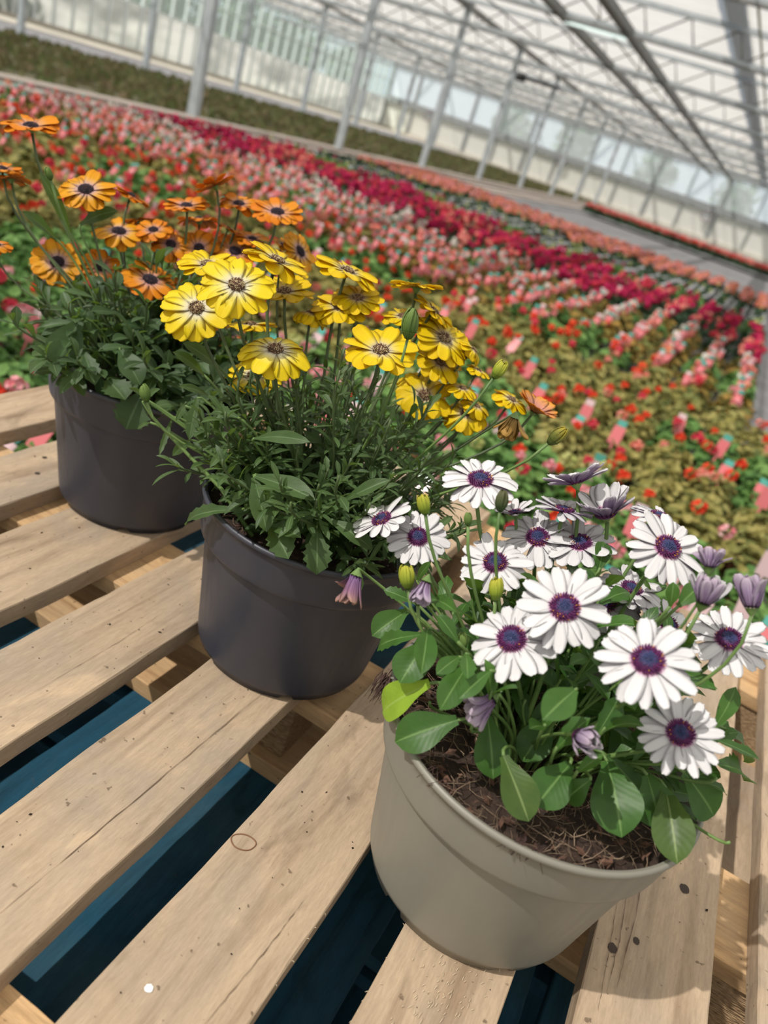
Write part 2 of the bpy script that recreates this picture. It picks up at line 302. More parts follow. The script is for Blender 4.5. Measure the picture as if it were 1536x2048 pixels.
ad = N(nt, 'ShaderNodeMath', operation='ADD'); nt.links.new(n1, ad.inputs[0]); nt.links.new(n2, ad.inputs[1])
scol = ramp(nt, ad.outputs[0], [(0.36, (0.19, 0.178, 0.16)), (0.55, (0.33, 0.31, 0.28))]); nt.links.new(scol, tl.inputs[0]); nt.links.new(scol, df.inputs[0])
m2.inputs[0].default_value = 0.74
# ceiling screen: pleated sheet
mb = MB(); CZ = 3.42
ny = 240
for j in range(ny + 1):
    y = -8 + 61 * j / ny; z = CZ + (0.045 if j % 4 == 0 else 0.0) - (0.03 if j % 4 == 2 else 0)
    for x in (-27, -20, -13, -6, 1, 8, 14): mb.v.append((x, y, z))
for j in range(ny):
    for i in range(6): a = j * 7 + i; mb.face((a, a + 1, a + 8, a + 7))
structure(mb.build('ceiling', M_SCREEN, smooth=False))
M_WHITEWASH, nt, tl, df, m2 = glass_mat('whitewashed_glazing', 0.10, (0.95, 0.98, 1), (0.80, 0.79, 0.75))
v = coords(nt, (1, 0.25, 1), False); c = ramp(nt, noise_t(nt, v, 1.2, 4), [(0.35, (0.42, 0.42, 0.415)), (0.6, (0.71, 0.705, 0.69))]); nt.links.new(c, tl.inputs[0]); nt.links.new(c, df.inputs[0])
M_CLEAR = glass_mat('clear_side_glazing', 0.80, (0.84, 0.88, 0.86), (0.52, 0.56, 0.55))[0]
M_FROST = glass_mat('frosted_gable_glazing', 0.62, (1, 1, 1), (0.92, 0.95, 0.98), 0.7)[0]
M_PANEL = glass_mat('beige_insulated_panel', 0.02, (1, 1, 1), (0.84, 0.83, 0.78), 0.75)[0]
def plate(name, x0, x1, y0, y1, z0, z1, mat, parent):
    b = MB(); b.box(x0, x1, y0, y1, z0, z1); return b.build(name, mat, parent, smooth=False)
wl = structure(plate('wall_left', -27.02, -27.0, -8, 53, GZ, 1.15, M_WHITEWASH, None))
plate('window_pane', -27.02, -27.0, -8, 53, 1.2, 3.5, M_CLEAR, wl)
for zz, h in ((1.15, 0.05), (2.25, 0.04), (3.3, 0.14)): plate('rail', -27.0, -26.93, -8, 53, zz, zz + h, M_ALU, wl)
plate('base_rail', -27.0, -26.85, -8, 53, GZ, GZ + 0.16, M_KERB, wl)
mul = plate('mullion', -0.0, 0.10, -0.05, 0.05, GZ, 3.4, M_ALU, wl); mul.location = (-27.0, 14, 0)
for k in range(1, 43):
    c = mul.copy(); COL.objects.link(c); c.parent = wl; c.location = (-27.0, 14 + 0.9 * k, 0)
wb = structure(plate('wall_back', -27, 14, 53.0, 53.03, GZ, 1.18, M_PANEL, None))
plate('window_pane', -27, 14, 53.0, 53.03, 1.36, 3.25, M_FROST, wb)
plate('rail', -27, 14, 52.80, 53.0, 1.04, 1.42, M_BEAM2, wb); plate('rail', -27, 14, 52.85, 53.0, 3.2, 3.36, M_BEAM2, wb); plate('base_rail', -27, 14, 52.8, 53.0, GZ, GZ + 0.22, M_KERB, wb)
mul = plate('mullion', -0.09, 0.09, -0.12, 0.0, GZ, 3.3, M_BEAM2, wb); mul.location = (-26.9, 53, 0)
for k in range(1, 19):
    c = mul.copy(); COL.objects.link(c); c.parent = wb; c.location = (-26.9 + 2.1 * k, 53, 0)
    c.scale = (1.0 if k % 2 else 0.45, 1, 1)
mul = plate('brace', -0.03, 0.03, -0.1, -0.04, 0, 2.0, M_STEEL, wb); mul.location = (-25, 53.0, 1.38); mul.rotation_euler = (0, 0.55, 0)
for k in range(1, 12):
    c = mul.copy(); COL.objects.link(c); c.parent = wb; c.location = (-25 + 3.2 * k, 53.0, 1.38); c.rotation_euler = (0, 0.55 * (-1) ** k, 0)
wr = structure(plate('wall_right', 14.0, 14.02, -8, 53, GZ, 3.5, M_WHITEWASH, None))
wf = structure(plate('wall_front', -27, 14, -8.03, -8.0, GZ, 3.5, M_WHITEWASH, None))
# outside ground and trees seen blurred through the glass
M_OUT = noisy('outdoor_grass', (0.07, 0.12, 0.04), (0.13, 0.18, 0.07), 0.4, 0.95, bstr=0)
mb = MB(); mb.box(-120, 60, -40, 160, GZ - 0.6, GZ - 0.15); structure(tag(mb.build('trim_2', M_OUT, smooth=False)))
M_TREE = noisy('outdoor_foliage', (0.018, 0.045, 0.022), (0.06, 0.11, 0.05), 2.5, 0.9, bstr=0)
M_TRUNK = simple('grey_bark', (0.10, 0.085, 0.07), 0.9)
R_ = random.Random(5)
def outdoor_tree(x, y, h, r, label, seed, group):
    t = tag(empty('garden_tree', (x, y, GZ - 0.15)), label, 'tree', group)
    rr = random.Random(seed); b = MB()
    b.tube([(0, 0, 0), (0.1, 0, h * 0.4), (0, 0.1, h * 0.7)], [0.16, 0.12, 0.06], 8); b.build('trunk', M_TRUNK, t)
    b = MB()
    for k in range(520):
        d = Vector((rr.gauss(0, 1), rr.gauss(0, 1), rr.gauss(0, 1))).normalized() * (rr.random() ** 0.4)
        p = Vector((d.x * r, d.y * r, h * 0.55 + d.z * h * 0.45)); u = Vector((rr.gauss(0, 1), rr.gauss(0, 1), rr.gauss(0, 1))).normalized(); w = u.orthogonal().normalized(); s_ = rr.uniform(0.16, 0.34)
        i = len(b.v); b.v += [tuple(p - u * s_), tuple(p + w * s_ * 0.6), tuple(p + u * s_), tuple(p - w * s_ * 0.6)]; b.face((i, i + 1, i + 2, i + 3))
    b.build('crown', M_TREE, t)
for k in range(9):
    outdoor_tree(-30.5 + R_.uniform(-1.5, 0.5), 17 + k * 4.6, R_.uniform(4.2, 5.2), R_.uniform(1.7, 2.1), 'dark green bushy tree standing outside the clear upper glass of the side wall', k, 'trees outside the side wall')
for k in range(4):
    outdoor_tree(-22 + k * 6, 64 + R_.uniform(-2, 2), R_.uniform(4.5, 6), 1.6, 'pale blurred tree standing outside the frosted gable glass', 20 + k, 'trees outside the gable')

# posts
def post(x, y, w, z1, label, group):
    b = MB(); b.box(-w, w, -w * 0.7, w * 0.7, 0.01, z1 - GZ); b.box(-w * 2, w * 2, -w * 2, w * 2, 0, 0.02)
    o = b.build('steel_post', M_STEEL, smooth=False, loc=(x, y, GZ)); return tag(o, label, 'post', group)
post(-9.15, 11.4, 0.085, 3.4, 'thickest pale steel post rising from the grey board edging, nearest of its row', None)
for k, (x, y) in enumerate([(-9.0, 16.1), (-9.0, 20.7), (-9.0, 25.3), (-9.0, 29.9), (-9.0, 34.5), (-9.0, 39.1), (-9.0, 43.7)]):
    post(x, y, 0.075, 3.4, 'slim pale steel post in the receding row behind the nearest post on the board edging', 'steel posts along the board edging')
for k in range(7):
    post(-18.9, 16.4 + 4.6 * k, 0.085, 3.4, 'slim pale steel post standing on the asphalt path just beyond the brown-green bed', 'steel posts along the path')
# gutters above the posts, heating pipes and wires, all running lengthwise
def beam(name, x, z, w, h, mat, label, cat, group=None, y0=-7.5, y1=52.9):
    b = MB(); b.box(-w, w, y0, y1, 0, h); o = b.build(name, mat, smooth=False, loc=(x, 0, z)); return tag(o, label, cat, group)
beam('gutter_beam', -5.05, 2.84, 0.085, 0.12, M_BEAM, 'dark grey ceiling beam, left one of the two thick parallel ones at upper right', 'beam')
beam('gutter_beam', -3.78, 2.84, 0.085, 0.12, M_BEAM, 'dark grey ceiling beam, right one of the two thick parallel ones at upper right', 'beam')
beam('gutter_beam', -9.0, 3.22, 0.10, 0.10, M_BEAM, 'grey roof beam carried by the post row on the board edging', 'beam')
beam('gutter_beam', -18.9, 3.22, 0.10, 0.10, M_BEAM, 'grey roof beam carried by the post row beside the path', 'beam')
beam('gutter_beam', -2.45, 3.85, 0.19, 0.16, M_ALU, 'wide grey gutter showing blurred through the white ceiling screen at the right', 'beam', y0=5)
for k, (x, z) in enumerate([(-15.5, 3.3), (-13.0, 3.36), (-10.6, 3.3), (-6.6, 3.36), (-7.4, 3.1), (-16.8, 3.3), (-23, 3.3)]):
    beam('roof_wire', x, z, 0.018, 0.03, M_BEAM, 'thin grey support wire running lengthwise under the ceiling screen', 'wire', 'support wires under the screen')
beam('roof_wire', -4.45, 3.0, 0.014, 0.02, simple('olive_wire', (0.16, 0.15, 0.06), 0.6), 'thin olive wire hanging between the two thick dark beams', 'wire')
beam('roof_wire', -1.48, 2.95, 0.014, 0.02, simple('olive_cord', (0.20, 0.19, 0.05), 0.6), 'thin olive wire at the far right edge under the ceiling', 'wire', y0=4)
# trusses (x direction)
brace_v = None
def truss(y, label, group):
    global brace_v
    t = tag(empty('roof_truss', (-27, y, 2.92)), label, 'roof truss', group)
    b = MB(); b.box(0, 34, -0.045, 0.045, 0.40, 0.48); b.build('top_chord', M_STEEL, t, smooth=False)
    b = MB(); b.box(0, 34, -0.04, 0.04, -0.05, 0.02); b.build('bottom_chord', M_STEEL, t, smooth=False)
    b = MB(); b.box(0, 34, -0.27, -0.22, -0.12, -0.08); b.build('pipe', M_BEAM, t, smooth=False)
    if brace_v is None:
        b = MB(); b.tube([(0, 0, 0), (0.62, 0, 0.42)], 0.016, 6); p = b.build('brace', M_BEAM, t); b = MB(); b.tube([(0, 0, 0.42), (0.22, 0, 0.0)], 0.016, 6); q = b.build('brace', M_BEAM, t)
        brace_v = (p.data, q.data); p.location.x = 0; q.location.x = 0.62; s0 = 1
    else: s0 = 0
    for i in range(s0, 40):
        for (md, dx) in ((brace_v[0], 0), (brace_v[1], 0.62)):
            o = bpy.data.objects.new('brace', md); COL.objects.link(o); o.parent = t; o.location = (i * 0.84 + dx, 0, 0)
truss(11.4, 'pale lattice roof truss nearest the viewer, with a bright upper chord', None)
truss(15.6, 'pale lattice roof truss, second from the viewer', None)
truss(20.3, 'pale lattice roof truss, third from the viewer', None)
for k in range(6): truss(24.9 + 4.6 * k, 'grey lattice roof truss receding towards the gable wall, beyond the third one', 'far roof trusses')
# ceiling fittings and the glare bar
def make_glare_bar():  # glare between the beams, put in as an added glowing bar
    t = tag(empty('glare_bar', (-4.45, 15.95, 2.82)), 'bright white bar standing in for glare between the two thick dark beams', 'glare')
    b = MB(); b.box(-0.62, 0.62, -0.03, 0.03, 0.035, 0.07); b.build('glare_backing', M_ALU, t, smooth=False)
    m, nt, bs = new_mat('glare_glow'); bs.inputs['Emission Color'].default_value = (0.85, 1, 0.95, 1); bs.inputs['Emission Strength'].default_value = 0.8; bs.inputs['Base Color'].default_value = (0.9, 1, 0.95, 1)
    b = MB(); b.tube([(-0.6, 0, 0.015), (0.6, 0, 0.015)], 0.022, 10); b.build('glare_tube', m, t)
make_glare_bar()
t = tag(empty('vent_motor', (-9.1, 28.2, 2.72)), 'dark vent drive motor with a long arm hung below the ceiling', 'motor')
b = MB(); b.box(-0.75, 0.75, -0.05, 0.05, 0, 0.10); b.build('drive_bar', M_BLACK, t, smooth=False)
b = MB(); b.tube([(-0.85, 0, 0.05), (-0.50, 0, 0.05)], 0.13, 12); b.build('motor_housing', M_BLACK, t)
b = MB(); b.tube([(0, 0, 0.1), (0, 0, 0.70)], 0.02, 6); b.build('hanger', M_BEAM, t)
for (x, z, lab) in ((-23.47, 0.95, 'left'), (-13.87, 1.0, 'middle'), (-4.27, 0.74, 'right')):
    t = tag(empty('wall_fan', (x, 52.7, z)), 'small round wall fan under the gable rail, %s one of three' % lab, 'fan', 'gable wall fans')
    b = MB()
    for k in range(25): pass
    ring = [(0.30 * math.cos(2 * math.pi * k / 24), 0, 0.30 * math.sin(2 * math.pi * k / 24)) for k in range(25)]
    b.tube(ring, 0.045, 8, cap=False); b.build('fan_ring', simple('mauve_grey_plastic', (0.30, 0.26, 0.29), 0.6), t)
    b = MB()
    for k in range(4):
        a = k * math.pi / 2 + 0.3; b.tube([(0, 0, 0), (0.27 * math.cos(a), 0.02, 0.27 * math.sin(a))], [0.05, 0.02], 6)
    b.build('blades', M_STEEL, t); b = MB(); b.box(-0.03, 0.03, 0.0, 0.1, 0.25, 0.45); b.build('bracket', M_STEEL, t, smooth=False)

# ---------------------------------------------------------------- pallets
def plank(parent, x0, x1, y0, y1, ztop, th, mat, seed, name='plank', along='Y', wob=0.0008):
    """board with slightly uneven edges, long side along Y (or X)"""
    rr = random.Random(seed); L = (y1 - y0) if along == 'Y' else (x1 - x0); n = max(8, int(L / 0.02)); b = MB()
    def w(i, s): return noise.noise(Vector((i * 0.25, s * 7.3 + seed, 0.3))) * wob * 2.2 + rr.uniform(-wob, wob) * 0.35
    ch = 0.0012
    for i in range(n + 1):
        t_ = i / n; a = w(i, 0); c = w(i, 1); zt = noise.noise(Vector((i * 0.07, seed, 2))) * 0.0006; ca = ch * (1 + rr.uniform(-0.5, 0.6)); cc = ch * (1 + rr.uniform(-0.5, 0.6))
        if along == 'Y':
            y = y0 + L * t_; pts = [(x0 + a, -th), (x1 + c, -th), (x1 + c, -ca), (x1 + c - ca, zt), (x0 + a + cc, zt), (x0 + a, -cc)]
            for (x, z) in pts: b.v.append((x, y, z))
        else:
            x = x0 + L * t_; pts = [(y0 + a, -th), (y1 + c, -th), (y1 + c, -ca), (y1 + c - ca, zt), (y0 + a + cc, zt), (y0 + a, -cc)]
            for (y, z) in pts: b.v.append((x, y, z))
    for i in range(n):
        for j in range(6):
            q = (i * 6 + j, i * 6 + (j + 1) % 6, (i + 1) * 6 + (j + 1) % 6, (i + 1) * 6 + j)
            b.face(q[::-1] if along == 'Y' else q)
    b.face(range(6) if along == 'Y' else range(5, -1, -1)); e = n * 6; b.face([e + j for j in ((5, 4, 3, 2, 1, 0) if along == 'Y' else range(6))])
    o = b.build(name, mat, parent, loc=(0, 0, ztop), smooth=False); return o
pal = tag(empty('wooden_pallet', (-0.3, 0.68, -0.144)), 'weathered natural wood pallet carrying the three flower pots', 'pallet')
PO = Vector((-0.3, 0.68, -0.144))
def pp(name, x0, x1, y0, y1, zt, th, mat, seed, along='Y', wob=0.0008):
    o = plank(pal, x0 - PO.x, x1 - PO.x, y0 - PO.y, y1 - PO.y, zt - PO.z, th, mat, seed, name, along, wob); return o
TOPS = [(-0.922, -0.820), (-0.767, -0.667), (-0.620, -0.508), (-0.4645, -0.366), (-0.3175, -0.2195), (-0.1695, -0.0700), (-0.0120, 0.0790), (0.1310, 0.2330), (0.2720, 0.372)]
for k, (a, c) in enumerate(TOPS): pp('plank', a, c, 0.13, 1.24, 0.0, 0.0225, M_WOOD, 11 + k)
for k, (y0, y1) in enumerate(((0.13, 0.238), (0.617, 0.735), (1.12, 1.24))):
    pp('cross_board', -0.92, 0.372, y0, y1, -0.0228, 0.0215, M_WOODX, 31 + k, 'X')
    pp('bottom_cross_board', -0.92, 0.372, y0 - 0.012, y1 - 0.012, -0.1222, 0.0215, M_WOODX, 41 + k, 'X')
    for (x0, x1) in ((-0.92, -0.80), (-0.345, -0.225), (0.235, 0.372)):
        b = MB(); b.box(x0 - PO.x, x1 - PO.x, y0 - PO.y + 0.004, y1 - PO.y - 0.004, -0.1218 - PO.z, -0.0447 - PO.z); bevel(b.build('block', M_CHIP, pal, smooth=False), 0.002)
for (y0, y1) in ((0.24, 0.602), (0.726, 1.106)):
    pp('bottom_board', 0.262, 0.335, y0, y1, -0.1222, 0.0215, M_WOOD, 51, 'Y')
    pp('bottom_board', -0.92, -0.83, y0, y1, -0.1222, 0.0215, M_WOOD, 53, 'Y')
# nails in the second plank, knots and marks
def spot(x, y, r, mat, name, seed, lift=0.0012, el=1.0, label=None):
    rr = random.Random(seed); b = MB(); n = 20; b.v.append((0, 0, lift))
    for j in range(n):
        q = 2 * math.pi * j / n; k = 1 + rr.uniform(-0.10, 0.10); b.v.append((r * k * math.cos(q), r * k * el * math.sin(q), 0.0003))
    for j in range(n): b.face((0, 1 + j, 1 + (j + 1) % n))
    o = b.build(name, mat, pal, loc=(x - PO.x, y - PO.y, -PO.z)); 
    if label: o['label'] = label
    return o
M_KNOT = simple('dark_knot', (0.045, 0.03, 0.02), 0.8)
spot(-0.735, 0.729, 0.0035, M_KNOT, 'nail_head', 1); spot(-0.706, 0.691, 0.0035, M_KNOT, 'nail_head', 2)
for k, (x, y, r) in enumerate(((0.199, 0.647, 0.0046), (0.147, 0.534, 0.0040), (0.165, 0.556, 0.003))): spot(x, y, r, M_KNOT, 'knot', 5 + k, 0.0008, 1.3)
spot(-0.1385, 0.2785, 0.0030, simple('white_paint', (0.85, 0.85, 0.83), 0.6), 'paint_spot', 9, 0.0008, label='small round white paint spot')
b = MB(); ring = []
for k in range(33):
    q = 2 * math.pi * k / 32; ring.append((0.0105 * math.cos(q) * (1 + 0.06 * math.sin(3 * q)), 0.0075 * math.sin(q), 0.0002))
b.tube(ring, 0.0006, 5, cap=False); o = b.build('knot_ring', simple('brown_crack', (0.20, 0.10, 0.055), 0.9), pal, loc=(-0.157 - PO.x, 0.412 - PO.y, -PO.z)); o.rotation_euler.z = 0.4; o['label'] = 'thin brown oval ring of a knot at the plank edge'
M_CRACK = simple('dark_crack', (0.13, 0.08, 0.05), 0.9)
def crack(pts, w, seed):
    rr = random.Random(seed); b = MB(); P_ = []
    for (a, c) in zip(pts, pts[1:]):
        for k in range(14):
            t_ = k / 14; P_.append((a[0] + (c[0] - a[0]) * t_ + rr.uniform(-0.0004, 0.0004), a[1] + (c[1] - a[1]) * t_))
    P_.append(pts[-1]); n = len(P_)
    for i, (x, y) in enumerate(P_):
        ww = w * (0.25 + rr.random()) * min(1, 4 * i / n, 4 * (n - i) / n + 0.05)
        b.v += [(x - ww - PO.x, y - PO.y, 0.0008 - PO.z), (x + ww - PO.x, y - PO.y, 0.0008 - PO.z)]
    for i in range(n - 1): b.face((2 * i, 2 * i + 1, 2 * i + 3, 2 * i + 2))
    b.build('crack', M_CRACK, pal)
for k, (pts, w) in enumerate([([(-0.2530, 0.235), (-0.2500, 0.40), (-0.2470, 0.585)], 0.00035), ([(-0.095, 0.27), (-0.090, 0.345), (-0.0885, 0.40)], 0.0003), ([(0.158, 0.66), (0.160, 0.58), (0.157, 0.50)], 0.0004), ([(0.147, 0.62), (0.151, 0.545), (0.150, 0.49)], 0.0003),
        ([(0.141, 0.60), (0.145, 0.52), (0.147, 0.47)], 0.0003), ([(-0.400, 0.40), (-0.398, 0.52), (-0.402, 0.60)], 0.0002), ([(0.288, 0.55), (0.290, 0.70), (0.287, 0.86)], 0.0004), ([(0.185, 0.74), (0.187, 0.86), (0.184, 0.98)], 0.0003)]): crack(pts, w, 400 + k)
# splinters and raised fibres
b = MB(); rr = random.Random(77)
for k in range(170):
    x = rr.gauss(0.035, 0.018); y = rr.uniform(0.34, 0.47); x = min(max(x, -0.008), 0.075)
    a = rr.gauss(1.3, 0.5); l = rr.uniform(0.002, 0.006); p = Vector((x, y, 0.0004)); q = p + Vector((math.cos(a) * l * 0.6, math.sin(a) * l, rr.uniform(0.0, 0.0012)))
    b.tube([p - PO, (p + q) / 2 + Vector((rr.uniform(-1, 1) * 0.0006, 0, 0.0005)) - PO, q - PO], [0.00028, 0.00022, 0.0001], 4)
for k in range(22):
    x = rr.choice((-0.0115, 0.0785, -0.0705, -0.0115)); y = rr.uniform(0.30, 0.50); s_ = -1 if x == -0.0115 else 1
    p = Vector((x, y, -0.002)); q = p + Vector((s_ * rr.uniform(0.0005, 0.003), rr.uniform(-0.004, 0.002), rr.uniform(-0.002, 0.003)))
    b.tube([p - PO, (p + q) / 2 + Vector((0, 0, 0.001)) - PO, q - PO], [0.00035, 0.00028, 0.0001], 4)
o = b.build('splinters', simple('pale_splinter', (0.66, 0.54, 0.38), 0.8), pal); o['kind'] = 'stuff'; o['label'] = 'pale raised wood fibres and splinters'
# soil crumbs lying on the planks
b = MB(); rr = random.Random(8)
for k in range(170):
    a, c = rr.choice(TOPS[1:8]); x = rr.uniform(a + 0.006, c - 0.006); y = rr.gauss(0.52, 0.16) if rr.random() < 0.6 else rr.uniform(0.25, 1.0); y = min(max(y, 0.2), 1.1)
    s_ = rr.choice((0.0004, 0.0005, 0.0006, 0.0007, 0.0009, 0.0013)); i0 = len(b.v)
    pts = [(0, 0, s_), (s_, 0, 0.0003), (0, s_, 0.0003), (-s_, 0, 0.0003), (0, -s_, 0.0003)]
    st = rr.uniform(0.8, 2.2); q = rr.uniform(0, 3.1)
    for (px_, py_, pz_) in pts:
        px_ *= st; b.v.append((x + px_ * math.cos(q) - py_ * math.sin(q), y + px_ * math.sin(q) + py_ * math.cos(q), 0.0003 + pz_ * 0.8))
    for j in range(4): b.face((i0, i0 + 1 + j, i0 + 1 + (j + 1) % 4))
    b.face((i0 + 4, i0 + 3, i0 + 2, i0 + 1))
tag(b.build('soil_crumbs', M_SOIL), 'dark soil crumbs scattered over the wooden pallet planks', 'soil', kind='stuff')
def blue_pallet(z, label, tops, seed):
    t = tag(empty('blue_pallet', (-0.3, 0.66, z - 0.162)), label, 'pallet')
    for k, (a, c) in enumerate(tops): plank(t, a + 0.3, c + 0.3, 0.02 - 0.66, 1.22 - 0.66, 0.162, 0.018, M_BLUE, seed + k)
    for (y0, y1) in ((0.03, 0.13), (0.60, 0.72), (1.10, 1.2)):
        plank(t, -0.62, 0.66, y0 - 0.66, y1 - 0.66, 0.1435, 0.02, M_BLUE, seed + 20, 'cross_board', 'X')
        for (x0, x1) in ((-0.62, -0.50), (-0.06, 0.06), (0.54, 0.66)):
            b = MB(); b.box(x0, x1, y0 - 0.655, y1 - 0.665, 0.0205, 0.123); bevel(b.build('block', M_BLUE, t, smooth=False), 0.002)
        plank(t, -0.62, 0.66, y0 - 0.66, y1 - 0.66, 0.02, 0.019, M_BLUE, seed + 30, 'bottom_board', 'X')
    return t
BT = [(-0.92, -0.83), (-0.80, -0.685), (-0.62, -0.52), (-0.430, -0.318), (-0.285, -0.157), (-0.153, -0.030), (0.085, 0.118), (0.136, 0.255), (0.29, 0.35)]
blue_pallet(-0.1442, 'blue painted pallet directly under the natural wood pallet', BT, 100)
blue_pallet(-0.3064, 'lower blue painted pallet in deep shade, middle of the blue stack', [(-0.92, -0.8), (-0.7, -0.58), (-0.45, -0.33), (-0.2, -0.08), (0.05, 0.17), (0.25, 0.35)], 200)
blue_pallet(-0.4686, 'bottom blue painted pallet of the stack, standing on the ground', [(-0.92, -0.8), (-0.7, -0.58), (-0.45, -0.33), (-0.2, -0.08), (0.05, 0.17), (0.25, 0.35)], 300)

# ---------------------------------------------------------------- flower parts
FLOWERS_W = [
    ((-0.1181,0.5651,0.3203), (-0.1289,-0.3028,0.9443), 0.0320, 2, 14, 'open', 17),
    ((-0.1827,0.5580,0.2511), (-0.5480,-0.3672,0.7516), 0.0282, 6, 8, 'open', 14),
    ((-0.1497,0.5661,0.2479), (-0.0350,-0.5734,0.8185), 0.0284, 0, 10, 'open', 17),
    ((-0.0775,0.5430,0.2719), (-0.1773,-0.5290,0.8299), 0.0302, 0, 10, 'open', 17),
    ((-0.0610,0.5955,0.2841), (-0.1491,-0.5195,0.8413), 0.0304, 0, 10, 'open', 18),
    ((-0.0345,0.4606,0.2677), (-0.2083,-0.5571,0.8039), 0.0320, 0, 12, 'open', 16),
    ((-0.0129,0.4751,0.3006), (-0.0621,-0.6587,0.7499), 0.0320, 2, 8, 'open', 18),
    ((-0.0289,0.6056,0.2921), (-0.2537,-0.2942,0.9215), 0.0311, 8, 6, 'open', 15),
    ((0.0310,0.5711,0.3347), (0.1318,-0.4834,0.8654), 0.0320, 0, 10, 'open', 19),
    ((0.0238,0.5997,0.2783), (-0.0190,-0.1560,0.9876), 0.0276, 4, 8, 'open', 16),
    ((0.0100,0.5917,0.2603), (-0.0976,-0.4561,0.8846), 0.0307, 0, 8, 'open', 16),
    ((0.0604,0.5922,0.2676), (0.2950,-0.1354,0.9459), 0.0318, 0, 8, 'open', 17),
    ((0.0948,0.5392,0.3045), (-0.1796,-0.4345,0.8826), 0.0295, 0, 10, 'open', 19),
    ((0.0462,0.4464,0.3096), (-0.1726,-0.5433,0.8216), 0.0320, 0, 8, 'open', 19),
    ((0.0892,0.4750,0.2573), (-0.1505,-0.5884,0.7944), 0.0291, 0, 6, 'open', 19),
    ((0.0172,0.6228,0.3358), (0.0174,-0.0163,0.9997), 0.0252, 0, 12, 'open', 16),
    ((-0.0536,0.6199,0.3334), (-0.6324,0.1670,0.7564), 0.0286, 22, 2, 'open', 14),
    ((-0.0205,0.6172,0.3204), (-0.5182,-0.1755,0.8371), 0.0308, 44, -4, 'open', 14),
    ((-0.0521,0.6113,0.3098), (-0.1927,0.1491,0.9699), 0.0258, 10, 4, 'open', 15),
    ((-0.0872,0.6005,0.2933), (-0.5232,-0.0412,0.8512), 0.0177, 20, 0, 'open', 13),
    ((0.0318,0.4274,0.2487), (0.4743,-0.7181,0.5093), 0.0146, 62, -30, 'curl', 14),
    ((-0.0274,0.4400,0.2315), (-0.4185,-0.6260,-0.6580), 0.0143, 80, 10, 'shut', 12),
    ((-0.1637,0.4845,0.2362), (0.1671,-0.4499,-0.8773), 0.0155, 84, 20, 'shut', 11),
    ((0.0887,0.4981,0.3505), (-0.3876,0.4465,0.8065), 0.0139, 72, -18, 'shut', 12),
    ((0.0626,0.4974,0.3392), (-0.0992,0.1861,0.9775), 0.0162, 58, -14, 'half', 13),
    ((0.0561,0.5063,0.3596), (-0.2896,0.4560,0.8415), 0.0091, 60, 0, 'shut', 11),
    ((-0.1043,0.4584,0.2766), (0.1611,-0.5648,-0.8094), 0.0105, 74, 10, 'shut', 10),
]
